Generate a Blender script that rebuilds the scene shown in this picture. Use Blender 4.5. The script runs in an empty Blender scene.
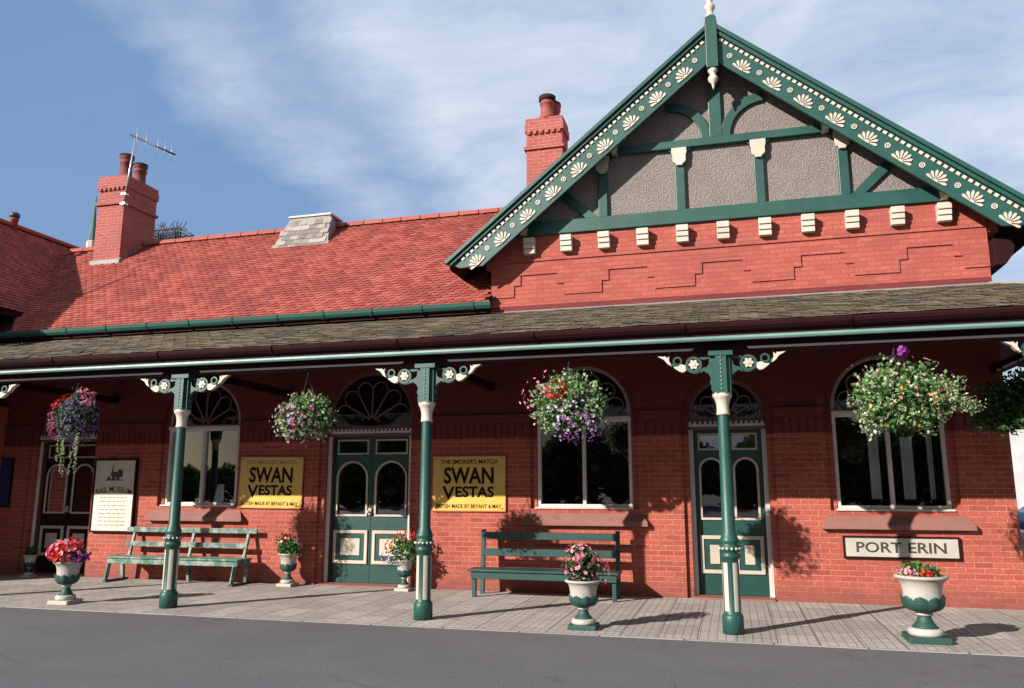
import bpy, bmesh, math, random
from mathutils import Vector, Matrix, Euler
from mathutils.geometry import tessellate_polygon
from math import sin, cos, pi, sqrt, radians, atan2
random.seed(11)
SC = bpy.context.scene
COL = SC.collection
R = random

# ------------------------------------------------------------------ materials
def mat(name, base, rough=.6, spec=.4, nodes=None, metallic=0):
    m = bpy.data.materials.new(name); m.use_nodes = True
    b = m.node_tree.nodes['Principled BSDF']
    b.inputs['Base Color'].default_value = (*base, 1)
    b.inputs['Roughness'].default_value = rough
    b.inputs['Specular IOR Level'].default_value = spec
    b.inputs['Metallic'].default_value = metallic
    if nodes: nodes(m.node_tree, b)
    return m
class NT:
    """small helper around a node tree"""
    def __init__(s, t): s.t = t
    def n(s, typ, **kw):
        nd = s.t.nodes.new(typ)
        ins = kw.pop('ins', {})
        for k, v in kw.items(): setattr(nd, k, v)
        for k, v in ins.items():
            if hasattr(v, 'is_output'): s.t.links.new(v, nd.inputs[k])
            else: nd.inputs[k].default_value = v
        return nd
    def obj(s): return s.n('ShaderNodeTexCoord').outputs['Object']
    def noise(s, vec, scale, detail=4, rough=.6):
        return s.n('ShaderNodeTexNoise', ins={'Vector': vec, 'Scale': scale, 'Detail': detail, 'Roughness': rough}).outputs['Fac']
    def ramp(s, fac, a, b, ca=(0,0,0,1), cb=(1,1,1,1)):
        r = s.n('ShaderNodeValToRGB', ins={'Fac': fac})
        r.color_ramp.elements[0].position = a; r.color_ramp.elements[1].position = b
        r.color_ramp.elements[0].color = ca; r.color_ramp.elements[1].color = cb
        return r.outputs['Color']
    def mix(s, fac, a, b, mode='MIX'):
        m = s.n('ShaderNodeMix', data_type='RGBA', blend_type=mode)
        for k, v in ((0, fac), (6, a), (7, b)):
            if hasattr(v, 'is_output'): s.t.links.new(v, m.inputs[k])
            else: m.inputs[k].default_value = v if k == 0 else ((*v, 1) if len(v) == 3 else v)
        return m.outputs[2]
    def math(s, op, a, b=0.0, c=0.0):
        m = s.n('ShaderNodeMath', operation=op)
        for i, v in enumerate((a, b, c)):
            if hasattr(v, 'is_output'): s.t.links.new(v, m.inputs[i])
            else: m.inputs[i].default_value = v
        return m.outputs[0]
    def bump(s, h, strength, dist, bsdf):
        b = s.n('ShaderNodeBump', ins={'Height': h, 'Strength': strength, 'Distance': dist})
        s.t.links.new(b.outputs['Normal'], bsdf.inputs['Normal'])
    def link(s, a, b): s.t.links.new(a, b)

def paint(name, base, rough=.45, wear=(.3,.25,.2), amount=.25, scale=9):
    def f(t, b):
        q = NT(t); o = q.obj()
        n1 = q.noise(o, scale, 6, .7); n2 = q.noise(o, 1.7, 3)
        c = q.mix(q.ramp(n2, .3, .7), tuple(x*.82 for x in base), tuple(min(1, x*1.15) for x in base))
        w = q.ramp(n1, .74-amount*.3, .80-amount*.2)
        c = q.mix(q.math('MULTIPLY', w, .6), c, wear)
        q.link(c, b.inputs['Base Color'])
        q.link(q.math('MULTIPLY_ADD', n1, .3, rough-.15), b.inputs['Roughness'])
        q.bump(q.noise(o, 60, 3), .12, .004, b)
    return mat(name, base, rough, .45, f)

def brick(name, c1, c2, mortar, msize=.006, dirt=.35, foot=0.0):
    def f(t, b):
        q = NT(t); o = q.obj()
        s = q.n('ShaderNodeSeparateXYZ', ins={'Vector': o})
        u = q.math('ADD', s.outputs['X'], s.outputs['Y'])
        v = q.n('ShaderNodeCombineXYZ', ins={'X': u, 'Y': s.outputs['Z']}).outputs[0]
        # slight wobble so that the courses are not ruler straight
        wob = q.n('ShaderNodeTexNoise', ins={'Vector': v, 'Scale': 3.0, 'Detail': 2})
        wv = q.n('ShaderNodeVectorMath', operation='MULTIPLY_ADD', ins={0: wob.outputs['Color'], 1: (.012,.012,0), 2: v}).outputs[0]
        bt = q.n('ShaderNodeTexBrick', ins={'Vector': wv, 'Color1': (*c1,1), 'Color2': (*c2,1), 'Mortar': (*mortar,1), 'Scale': 1, 'Mortar Size': msize, 'Mortar Smooth': .35, 'Bias': -.25, 'Brick Width': .232, 'Row Height': .0765})
        big = q.noise(v, .9, 5, .65); fine = q.noise(v, 26, 4, .7)
        c = q.mix(q.ramp(fine, .35, .75), bt.outputs['Color'], (c1[0]*.62, c1[1]*.55, c1[2]*.6))
        c = q.mix(q.math('MULTIPLY', q.ramp(big, .46, .72), dirt), c, (c1[0]*.55, c1[1]*.6, c1[2]*.7))
        pale = q.noise(v, 2.3, 6, .75)
        c = q.mix(q.math('MULTIPLY', q.ramp(pale, .60, .8), .35), c, (.36,.17,.13))
        if foot:      # splashed and damp courses just above the pavement
            d = q.math('SUBTRACT', q.math('MULTIPLY', q.noise(v, 3.5, 5, .7), .7), s.outputs['Z'])
            c = q.mix(q.math('MULTIPLY', q.ramp(d, -.05, .3), foot), c, (c1[0]*.42, c1[1]*.6, c1[2]*.7))
        q.link(c, b.inputs['Base Color'])
        h = q.math('SUBTRACT', q.math('MULTIPLY', fine, .35), bt.outputs['Fac'])
        q.bump(h, .55, .012, b)
    return mat(name, c1, .85, .25, f)

def island(name, cols, rough=.75, noise=None, nscale=2.0, spec=.3, trans=0.0, bump=.3):
    """colour picked at random per loose piece (tile, leaf, petal)"""
    def f(t, b):
        q = NT(t)
        r = q.n('ShaderNodeNewGeometry').outputs['Random Per Island']
        cr = q.n('ShaderNodeValToRGB', ins={'Fac': r}); e = cr.color_ramp
        e.interpolation = 'CONSTANT' if len(cols) > 3 else 'LINEAR'
        while len(e.elements) < len(cols): e.elements.new(.5)
        for i, c in enumerate(cols):
            e.elements[i].position = i/len(cols) if e.interpolation == 'CONSTANT' else i/max(1, len(cols)-1)
            e.elements[i].color = (*c, 1)
        c = cr.outputs['Color']; o = q.obj()
        if noise:
            c = q.mix(q.ramp(q.noise(o, nscale, 6, .7), .48, .68), c, noise)
        fine = q.noise(o, 40, 4, .7)
        c = q.mix(q.math('MULTIPLY', q.ramp(fine, .4, .8), .35), c, (.02,.015,.012))
        q.link(c, b.inputs['Base Color'])
        if bump: q.bump(fine, bump, .01, b)
        if trans:
            b.inputs['Transmission Weight'].default_value = 0
            tr = q.n('ShaderNodeBsdfTranslucent'); q.link(c, tr.inputs['Color'])
            mx = q.n('ShaderNodeMixShader', ins={0: trans, 1: b.outputs[0], 2: tr.outputs[0]})
            q.link(mx.outputs[0], t.nodes['Material Output'].inputs['Surface'])
    return mat(name, cols[0], rough, spec, f)

M = {}
M['brick'] = brick('red_brick', (.39,.090,.059), (.20,.036,.029), (.42,.21,.145), .0078, .6, .75)
M['brick_pale'] = brick('gable_brick', (.40,.102,.074), (.26,.052,.040), (.26,.075,.052), .0075, .6)
M['dark_brick'] = brick('dark_brick', (.17,.030,.030), (.12,.020,.022), (.15,.05,.045))  # copy of the red brick, darkened to stand in for verandah shade
M['chimney_brick'] = brick('chimney_brick', (.37,.10,.08), (.28,.062,.052), (.44,.23,.19), .009, .6)
M['gutter_green'] = mat('gutter_green', (.020,.066,.054), .75, .12)
M['arch_brown'] = paint('arch_frame_paint', (.13,.06,.05), .55, (.1,.05,.04), .2)
M['arch_frame_pale'] = paint('arch_window_paint', (.27,.19,.165), .55, (.15,.09,.07), .2)  # duller than the jambs: shade under the verandah mixed into the paint
M['brown'] = paint('brown_frame_paint', (.15,.085,.07), .55, (.1,.06,.05), .2)  # brown tracery paint, part of its darkness standing in for shade
M['door_green'] = paint('door_green_paint', (.0075,.046,.037), .4, (.06,.1,.09), .12, 14)  # green paint darkened to imitate the shade on the door leaves
M['urn_green'] = paint('urn_green_paint', (.011,.050,.041), .6, (.12,.15,.13), .4, 11)
M['maroon'] = paint('maroon_paint', (.020,.0035,.005), .7, (.03,.012,.012), .1)
M['maroon'].node_tree.nodes['Principled BSDF'].inputs['Specular IOR Level'].default_value = .12
M['soffit'] = paint('soffit_paint', (.04,.006,.008), .6, (.05,.02,.02), .1)
M['green'] = paint('green_paint', (.0105,.058,.047), .45, (.035,.05,.04), .5, 5)
M['green_worn'] = paint('worn_green_paint', (.026,.098,.074), .6, (.37,.37,.31), 1.0, 6)
M['green_dark'] = paint('bench_green_paint', (.011,.048,.041), .5, (.10,.14,.12), .3, 8)
M['turquoise'] = paint('pale_green_bead', (.12,.225,.195), .5, (.26,.29,.27), .3, 12)
M['cream'] = paint('cream_paint', (.42,.35,.275), .5, (.22,.16,.13), .2, 12)
M['white'] = paint('white_paint', (.46,.40,.33), .5, (.26,.22,.18), .2, 14)
M['frame'] = paint('window_frame_paint', (.52,.45,.43), .5, (.25,.18,.16), .25, 10)
M['stone_sill'] = paint('terracotta_sill', (.20,.085,.068), .75, (.11,.05,.042), .4, 5)
M['lead'] = paint('lead_flashing', (.20,.185,.18), .6, (.30,.28,.27), .5, 5)
M['iron'] = mat('dark_iron', (.03,.03,.035), .5, .5)
M['alu'] = mat('aerial_metal', (.55,.56,.58), .35, .5, metallic=.7)
M['tile'] = island('red_clay_tiles', [(.31,.066,.048),(.35,.083,.060),(.27,.053,.041),(.33,.073,.053),(.37,.095,.070),(.245,.048,.039)], .8, (.20,.042,.034), .9)
M['ridge'] = island('ridge_tiles', [(.33,.08,.055),(.31,.07,.048),(.34,.095,.066)], .8)
M['slate'] = island('mossy_slates', [(.095,.08,.064),(.128,.108,.085),(.072,.062,.053),(.165,.14,.108),(.108,.09,.070)], .85, (.15,.12,.05), 2.2, bump=.8)
M['leadslate'] = island('stone_slabs', [(.23,.205,.185),(.29,.26,.235),(.17,.155,.14),(.33,.30,.275)], .8, (.13,.115,.10), 3.0)
M['terracotta'] = paint('terracotta_pot', (.24,.055,.042), .75, (.08,.05,.05), .5, 6)
M['old_terracotta'] = paint('old_terracotta_pot', (.15,.036,.032), .8, (.05,.03,.03), .6, 6)  # darker clay tone for the left chimney's pots
M['sooty_brick'] = brick('sooty_brick', (.06,.035,.04), (.04,.025,.03), (.06,.045,.045))
M['soot'] = mat('sooty_clay', (.03,.02,.02), .9, .2)
def f(t, b):
    q = NT(t); o = q.obj()
    a = q.noise(o, 46, 5, .85); v = q.n('ShaderNodeTexVoronoi', ins={'Vector': o, 'Scale': 55}).outputs['Distance']
    c = q.mix(q.ramp(a, .35, .68), (.115,.094,.085), (.38,.335,.31))
    c = q.mix(q.math('MULTIPLY', q.ramp(q.noise(o, 2.2, 5), .45, .75), .4), c, (.15,.125,.115))
    q.link(c, b.inputs['Base Color']); q.bump(q.math('ADD', a, v), .9, .02, b)
M['pebbledash'] = mat('pebbledash', (.3,.28,.26), .95, .2, f)
def f(t, b):
    q = NT(t); o = q.obj()
    a = q.noise(o, 120, 5, .8); c1 = q.noise(o, .6, 6, .65)
    sx = q.n('ShaderNodeMapping', ins={'Vector': o, 'Scale': (.35,1.5,1)}).outputs[0]
    st = q.noise(sx, 1.2, 6, .7)
    c = q.mix(q.ramp(a, .3, .75), (.066,.064,.07), (.158,.154,.163))
    c = q.mix(q.math('MULTIPLY', q.ramp(c1, .45, .75), .35), c, (.165,.16,.165))
    c = q.mix(q.math('MULTIPLY', q.ramp(st, .50, .75), .28), c, (.085,.08,.09))
    wv = q.n('ShaderNodeVectorMath', operation='MULTIPLY_ADD', ins={0: q.n('ShaderNodeTexNoise', ins={'Vector': o, 'Scale': 2.0, 'Detail': 5}).outputs['Color'], 1: (.5,.5,0), 2: o}).outputs[0]
    ck = q.n('ShaderNodeTexVoronoi', feature='DISTANCE_TO_EDGE', ins={'Vector': wv, 'Scale': .45}).outputs['Distance']
    ckm = q.math('MULTIPLY', q.ramp(ck, .004, .012, (1,1,1,1), (0,0,0,1)), q.ramp(q.noise(o, .35, 3), .48, .56))
    c = q.mix(q.math('MULTIPLY', ckm, .22), c, (.03,.028,.03))
    oil = q.math('MULTIPLY', q.ramp(q.noise(o, 1.9, 3, .5), .66, .74), .4)
    c = q.mix(oil, c, (.045,.043,.048))
    ag = q.n('ShaderNodeTexVoronoi', ins={'Vector': o, 'Scale': 90}).outputs['Distance']
    q.link(c, b.inputs['Base Color']); q.bump(q.math('ADD', a, ag), .5, .009, b)
M['asphalt'] = mat('asphalt', (.09,.09,.1), .9, .25, f)
def f(t, b):
    q = NT(t); o = q.obj()
    mp = q.n('ShaderNodeMapping', ins={'Vector': o, 'Rotation': (0,0,pi/2)}).outputs[0]
    wob = q.n('ShaderNodeTexNoise', ins={'Vector': o, 'Scale': 1.3, 'Detail': 3})
    wv = q.n('ShaderNodeVectorMath', operation='MULTIPLY_ADD', ins={0: wob.outputs['Color'], 1: (.014,.014,0), 2: mp}).outputs[0]
    bt = q.n('ShaderNodeTexBrick', ins={'Vector': wv, 'Color1': (.44,.395,.355,1), 'Color2': (.31,.28,.255,1), 'Mortar': (.12,.10,.092,1), 'Scale': 1, 'Mortar Size': .008, 'Mortar Smooth': .3, 'Bias': 0, 'Brick Width': .62, 'Row Height': .42})
    # fine diamond chequer of the blue paviors
    fp = q.n('ShaderNodeTexBrick', ins={'Vector': wv, 'Color1': (1,1,1,1), 'Color2': (.86,.86,.86,1), 'Mortar': (.55,.53,.50,1), 'Scale': 1, 'Mortar Size': .009, 'Mortar Smooth': .6, 'Brick Width': .19, 'Row Height': .094})
    c = q.mix(1.0, bt.outputs['Color'], fp.outputs['Color'], 'MULTIPLY')
    a = q.noise(o, 28, 5, .75); g = q.noise(o, .8, 5, .6)
    c = q.mix(q.math('MULTIPLY', q.ramp(a, .45, .8), .4), c, (.17,.145,.135))
    c = q.mix(q.math('MULTIPLY', q.ramp(g, .42, .72), .45), c, (.24,.21,.20))
    q.link(c, b.inputs['Base Color'])
    q.bump(q.math('SUBTRACT', q.math('MULTIPLY', a, .5), q.math('ADD', bt.outputs['Fac'], q.math('MULTIPLY', fp.outputs['Fac'], .4))), .5, .01, b)
M['paving'] = mat('paving', (.33,.3,.28), .85, .25, f)
def f(t, b):
    q = NT(t); o = q.obj()
    bt = q.n('ShaderNodeTexBrick', ins={'Vector': o, 'Color1': (.27,.24,.225,1), 'Color2': (.22,.195,.185,1), 'Mortar': (.07,.055,.05,1), 'Scale': 1, 'Mortar Size': .012, 'Brick Width': .92, 'Row Height': 2.0})
    a = q.noise(o, 24, 5, .75)
    c = q.mix(q.math('MULTIPLY', q.ramp(a, .4, .8), .5), bt.outputs['Color'], (.2,.17,.16))
    q.link(c, b.inputs['Base Color']); q.bump(q.math('SUBTRACT', q.math('MULTIPLY', a, .5), bt.outputs['Fac']), .4, .01, b)
M['kerb'] = mat('kerb_stone', (.35,.32,.3), .85, .25, f)
def f(t, b):
    q = NT(t)
    fr = q.n('ShaderNodeFresnel', ins={'IOR': 1.5}).outputs[0]
    o = q.obj()
    n = q.noise(o, 1.1, 2)
    bp = q.n('ShaderNodeBump', ins={'Height': n, 'Strength': .05, 'Distance': .05})
    gl = q.n('ShaderNodeBsdfGlossy', ins={'Color': (.9,.93,1,1), 'Roughness': .015})
    q.link(bp.outputs['Normal'], gl.inputs['Normal'])
    tr = q.n('ShaderNodeBsdfTransparent', ins={'Color': (.75,.78,.8,1)})
    fac = q.math('MULTIPLY_ADD', fr, 1.5, .09)
    mx = q.n('ShaderNodeMixShader', ins={0: fac, 1: tr.outputs[0], 2: gl.outputs[0]})
    q.link(mx.outputs[0], t.nodes['Material Output'].inputs['Surface'])
M['glass'] = mat('window_glass', (.02,.02,.025), .05, .5, f)
def f(t, b):
    q = NT(t)
    gl = q.n('ShaderNodeBsdfGlossy', ins={'Color': (.9,.93,1,1), 'Roughness': .05})
    tr = q.n('ShaderNodeBsdfTransparent', ins={'Color': (.5,.5,.52,1)})
    mx = q.n('ShaderNodeMixShader', ins={0: .035, 1: tr.outputs[0], 2: gl.outputs[0]})
    q.link(mx.outputs[0], t.nodes['Material Output'].inputs['Surface'])
M['dusty_glass'] = mat('dusty_glass', (.02,.02,.025), .05, .5, f)  # fanlight glass, dimmed and low in reflection to keep sky glints out
M['room'] = mat('dark_room', (.22,.10,.09), .9, .2)
M['curtain'] = paint('net_curtain', (.62,.62,.64), .9, (.4,.4,.4), .3)
def f(t, b):
    q = NT(t); o = q.obj()
    s = q.n('ShaderNodeSeparateXYZ', ins={'Vector': o})
    n = q.noise(o, 9, 6, .7)
    c = q.mix(q.ramp(q.noise(o, 2.5, 4), .35, .7), (.54,.32,.055), (.62,.40,.085))
    # chipped pale enamel towards the top and the edges
    ex = q.math('ABSOLUTE', s.outputs['X']); ez = q.math('ABSOLUTE', s.outputs['Z'])
    e = q.math('MAXIMUM', q.math('DIVIDE', ex, .64), q.math('DIVIDE', ez, .45))
    k = q.math('ADD', n, q.math('MULTIPLY', q.math('POWER', e, 10.0), .22))
    c = q.mix(q.ramp(k, .70, .76), c, (.42,.32,.30))
    c = q.mix(q.ramp(k, .83, .88), c, (.16,.05,.035))
    q.link(c, b.inputs['Base Color'])
M['enamel'] = mat('yellow_enamel', (.6,.38,.02), .3, .5, f)
M['black'] = mat('black_lettering', (.016,.009,.009), .8, .12)
M['rust'] = paint('rusty_edge', (.35,.07,.05), .8, (.1,.04,.03), .5)
M['sign_white'] = paint('sign_white', (.35,.335,.285), .55, (.22,.2,.17), .15)
M['museum_white'] = paint('museum_board', (.52,.46,.38), .55, (.28,.23,.18), .3)
M['letter'] = mat('brown_lettering', (.05,.035,.03), .5, .3)
M['grey_text'] = mat('faded_lettering', (.30,.22,.18), .7, .2)
M['red_text'] = mat('pink_lettering', (.5,.22,.18), .7, .2)
M['urn_white'] = paint('urn_white', (.36,.33,.29), .7, (.17,.155,.13), .6, 9)
M['soil'] = mat('soil', (.03,.02,.015), 1, .1)
M['moss'] = mat('basket_moss', (.035,.03,.015), 1, .1)
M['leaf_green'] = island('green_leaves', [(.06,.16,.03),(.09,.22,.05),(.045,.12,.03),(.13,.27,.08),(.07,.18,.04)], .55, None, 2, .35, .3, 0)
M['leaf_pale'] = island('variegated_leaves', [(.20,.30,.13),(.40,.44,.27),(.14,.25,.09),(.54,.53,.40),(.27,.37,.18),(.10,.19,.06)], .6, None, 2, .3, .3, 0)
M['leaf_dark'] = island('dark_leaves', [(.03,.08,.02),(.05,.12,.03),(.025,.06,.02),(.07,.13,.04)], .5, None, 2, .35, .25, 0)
M['leaf_tree'] = island('tree_leaves', [(.035,.075,.02),(.05,.10,.025),(.025,.055,.018),(.07,.12,.035)], .6, None, 2, .3, .25, 0)
def petal(n, cols): M[n] = island(n, cols, .6, None, 2, .25, .3, 0)
petal('red_petals', [(.62,.02,.02),(.72,.05,.04),(.5,.01,.02)])
petal('pink_petals', [(.72,.22,.30),(.80,.38,.42),(.62,.12,.22)])
petal('violet_petals', [(.11,.05,.22),(.19,.11,.30),(.08,.035,.16)])
petal('purple_petals', [(.22,.02,.24),(.32,.05,.34),(.16,.02,.18)])
petal('magenta_petals', [(.34,.06,.18),(.44,.14,.27),(.26,.04,.14)])
petal('lilac_petals', [(.45,.36,.58),(.58,.48,.62),(.36,.28,.5)])
petal('orange_petals', [(.75,.32,.04),(.8,.42,.08),(.7,.26,.03)])
petal('white_petals', [(.75,.72,.66),(.8,.76,.7),(.7,.62,.6)])
M['bark'] = paint('bark', (.06,.045,.035), .9, (.1,.09,.08), .3)
M['house_white'] = paint('white_render', (.42,.41,.41), .8, (.3,.29,.28), .2, 2)
M['car_blue'] = mat('blue_car_paint', (.02,.06,.30), .25, .6)
M['rubber'] = mat('tyre_rubber', (.02,.02,.02), .8, .3)
M['spire_green'] = paint('spire_copper', (.06,.11,.09), .6, (.1,.15,.12), .3, 3)
M['notice_blue'] = paint('notice_blue', (.012,.018,.09), .6, (.05,.05,.15), .1)

# ------------------------------------------------------------------ geometry helpers
class MB:
    def __init__(s): s.bm = bmesh.new(); s.T = None
    def v(s, p):
        p = Vector(p)
        return s.bm.verts.new(s.T @ p if s.T else p)
    def face(s, pts, smooth=False):
        try:
            f = s.bm.faces.new([s.v(p) for p in pts]); f.smooth = smooth; return f
        except ValueError: return None
    def hexa(s, p):
        vs = [s.v(q) for q in p]
        for idx in ((3,2,1,0),(4,5,6,7),(0,1,5,4),(1,2,6,5),(2,3,7,6),(3,0,4,7)):
            s.bm.faces.new([vs[i] for i in idx])
    def box(s, x0, x1, y0, y1, z0, z1):
        s.hexa([(x0,y0,z0),(x1,y0,z0),(x1,y1,z0),(x0,y1,z0),(x0,y0,z1),(x1,y0,z1),(x1,y1,z1),(x0,y1,z1)])
        return s
    def bar(s, a, b, w, h, up=(0,0,1)):
        """rectangular bar from a to b: w across, h along up"""
        a, b = Vector(a), Vector(b); d = (b-a).normalized(); up = Vector(up)
        sd = d.cross(up).normalized(); u = sd.cross(d).normalized()
        r = []
        for p in (a, b):
            for i, j in ((-1,-1),(1,-1),(1,1),(-1,1)): r.append(p + sd*i*w/2 + u*j*h/2)
        s.hexa(r); return s
    def flat(s, loops, y0, y1, tf=None):
        """polygon in x,z (first loop outer, others holes) between depths y0 (front) and y1"""
        tf = tf or (lambda x, z, y: (x, y, z))
        L = [[Vector((x, z, 0)) for x, z in l] for l in loops]
        pts = [p for l in L for p in l]
        tris = tessellate_polygon(L)
        fr = [s.v(tf(p.x, p.y, y0)) for p in pts]; bk = [s.v(tf(p.x, p.y, y1)) for p in pts]
        for a, b, c in tris:
            for vs in ((fr[a],fr[b],fr[c]), (bk[c],bk[b],bk[a])):
                try: s.bm.faces.new(vs)
                except ValueError: pass
        k = 0
        for l in L:
            n = len(l)
            for i in range(n):
                a, b = k+i, k+(i+1)%n
                try: s.bm.faces.new((fr[a], fr[b], bk[b], bk[a]))
                except ValueError: pass
            k += n
        return s
    def lathe(s, prof, c=(0,0,0), n=24, smooth=True, lobes=None, cap=True):
        rings = []
        for r, z in prof:
            rings.append([s.v((c[0]+(r*(1+(lobes(k/n*2*pi, z) if lobes else 0)))*cos(2*pi*k/n), c[1]+(r*(1+(lobes(k/n*2*pi, z) if lobes else 0)))*sin(2*pi*k/n), c[2]+z)) for k in range(n)])
        for a, b in zip(rings, rings[1:]):
            for k in range(n):
                f = s.bm.faces.new((a[k], a[(k+1)%n], b[(k+1)%n], b[k])); f.smooth = smooth
        if cap:
            s.bm.faces.new(rings[0][::-1]); s.bm.faces.new(rings[-1])
        return s
    def tube(s, pts, r, n=6, closed=False, smooth=True):
        pts = [Vector(p) for p in pts]; rings = []
        N = len(pts)
        for i, p in enumerate(pts):
            if closed: d = pts[(i+1)%N]-pts[i-1]
            else: d = pts[min(i+1,N-1)]-pts[max(i-1,0)]
            d.normalize()
            u = d.cross(Vector((0,1,0)))
            if u.length < .05: u = d.cross(Vector((1,0,0)))
            u.normalize(); w = d.cross(u)
            rr = r(i/(N-1)) if callable(r) else r
            rings.append([s.v(p+(u*cos(2*pi*k/n)+w*sin(2*pi*k/n))*rr) for k in range(n)])
        for i in range(N if closed else N-1):
            a, b = rings[i], rings[(i+1)%N]
            for k in range(n):
                f = s.bm.faces.new((a[k], a[(k+1)%n], b[(k+1)%n], b[k])); f.smooth = smooth
        if not closed:
            s.bm.faces.new(rings[0][::-1]); s.bm.faces.new(rings[-1])
        return s
    def build(s, name, m, parent=None, bevel=0, label=None):
        bmesh.ops.recalc_face_normals(s.bm, faces=s.bm.faces) if len(s.bm.faces) < 60000 else None
        me = bpy.data.meshes.new(name); s.bm.to_mesh(me); s.bm.free()
        o = bpy.data.objects.new(name, me); COL.objects.link(o)
        me.materials.append(m if not isinstance(m, str) else M[m])
        if parent: o.parent = parent
        if bevel:
            b = o.modifiers.new('bevel', 'BEVEL'); b.width = bevel; b.segments = 2; b.limit_method = 'ANGLE'
        if label: o['label'] = label
        return o
def thing(name, label, cat, loc=(0,0,0), rz=0, group=None):
    o = bpy.data.objects.new(name, None); COL.objects.link(o)
    o.location = loc; o.rotation_euler = (0,0,rz); o.empty_display_size = .2
    o['label'] = label; o['category'] = cat
    if group: o['group'] = group
    return o
def kids(o): return [c for c in bpy.data.objects if c.parent == o]
def copy_tree(o, parent=None, loc=None):
    c = o.copy(); COL.objects.link(c); c.parent = parent if parent else o.parent
    for ch in kids(o): copy_tree(ch, c)
    if loc is not None: c.location = loc
    return c
def text(body, size, m, parent, loc, name='lettering', width=None, bold=0.0, sx=1.0, ext=.0015, arch=0):
    cu = bpy.data.curves.new(name, 'FONT'); cu.body = body; cu.size = size; cu.align_x = 'CENTER'; cu.align_y = 'CENTER'
    cu.extrude = ext; cu.offset = bold; cu.resolution_u = 3
    t = bpy.data.objects.new('tmp', cu); COL.objects.link(t)
    bpy.context.view_layer.update()
    dg = bpy.context.evaluated_depsgraph_get()
    me = bpy.data.meshes.new_from_object(t.evaluated_get(dg))
    bpy.data.objects.remove(t)
    xs = [v.co.x for v in me.vertices]; w = max(xs)-min(xs); cx = (max(xs)+min(xs))/2
    ys = [v.co.y for v in me.vertices]; cy = (max(ys)+min(ys))/2
    k = width/w if width else sx
    for v in me.vertices:
        x, y, z = (v.co.x-cx)*k, v.co.y-cy, v.co.z
        if arch: y -= arch*(x/(width/2))**2
        v.co = (x, -z, y)
    me.name = name; me.materials.clear(); me.materials.append(M[m])
    o = bpy.data.objects.new(name, me); COL.objects.link(o); o.parent = parent; o.location = loc
    return o
def arcpts(cx, cz, r, a0, a1, n): return [(cx+r*cos(radians(a0+(a1-a0)*i/n)), cz+r*sin(radians(a0+(a1-a0)*i/n))) for i in range(n+1)]
def archloop(cx, hw, z0, zs, n=20):
    return [(cx-hw, z0), (cx+hw, z0)] + arcpts(cx, zs, hw, 0, 180, n)

# ------------------------------------------------------------------ setting: road, pavement
def structure(o): o['kind'] = 'structure'; return o
m = MB(); m.face([(-900,-900,-.006),(900,-900,-.006),(900,900,-.006),(-900,900,-.006)])
structure(m.build('road', 'asphalt'))
m = MB(); m.box(-30, 13.5, -3.34, 1.0, -.3, 0); structure(m.build('pavement', 'paving'))
m = MB(); m.box(-30, 13.5, -3.40, -3.342, -.3, .002); structure(m.build('kerb', 'kerb', bevel=.012))

# ------------------------------------------------------------------ station building
W0, W1 = -10.7, 7.56           # wall ends
GC, K = 3.81, .82             # gable centre and slope
BD = thing('station_building', 'red brick station building with tiled roofs, arched windows, slate verandah and green and white gable', 'station')
SPRING = 2.75
wins = [(-5.525,.755,2.80), (1.535,.765,2.80), (6.015,.755,2.80)]
doors = [(-8.60,.70,2.84), (-2.225,.795,2.84), (3.75,.575,2.72)]
# wall: two skins so that every opening has a stepped brick reveal; from the soldier course up the brick colour imitates verandah shade
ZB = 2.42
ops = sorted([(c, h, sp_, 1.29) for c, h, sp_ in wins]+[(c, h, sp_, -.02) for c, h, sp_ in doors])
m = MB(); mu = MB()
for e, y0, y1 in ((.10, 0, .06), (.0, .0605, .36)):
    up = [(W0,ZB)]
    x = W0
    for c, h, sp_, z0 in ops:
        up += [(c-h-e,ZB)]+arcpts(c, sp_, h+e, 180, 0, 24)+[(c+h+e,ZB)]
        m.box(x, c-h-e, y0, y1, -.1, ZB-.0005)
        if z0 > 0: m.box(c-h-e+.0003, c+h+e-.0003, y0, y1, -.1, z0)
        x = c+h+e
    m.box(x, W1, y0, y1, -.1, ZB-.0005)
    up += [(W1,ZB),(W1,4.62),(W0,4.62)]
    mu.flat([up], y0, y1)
m.box(W0, W0+.3, .361, 8, -.1, 4.6); m.box(W1-.3, W1, .361, 8, -.1, 5.3)
m.box(W0+.301, W1-.301, 7.7, 8, -.1, 4.6)
segs = []
x = W0
for a, b in sorted([(c-h-.11, c+h+.11) for c, h, sp_ in wins+doors]): segs.append((x, a)); x = b
segs.append((x, W1))
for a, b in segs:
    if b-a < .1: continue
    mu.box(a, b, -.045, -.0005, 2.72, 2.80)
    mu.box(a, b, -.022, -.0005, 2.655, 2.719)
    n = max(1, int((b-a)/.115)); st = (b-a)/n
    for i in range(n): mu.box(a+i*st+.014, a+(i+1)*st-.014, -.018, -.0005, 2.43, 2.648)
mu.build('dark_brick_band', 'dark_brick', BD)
wall = m.build('wall', 'brick', BD)
m = MB(); m.box(W0+.3, W1-.3, 4.2, 4.3, 0, 4.5); m.box(W0+.31, W1-.31, .37, 4.19, 4.3, 4.4); m.box(W0+.31, W1-.31, .37, 4.19, -.08, -.01)
m.box(-.6, -.5, .37, 4.19, 0, 4.29)
m.build('interior', 'room', BD)

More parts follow.
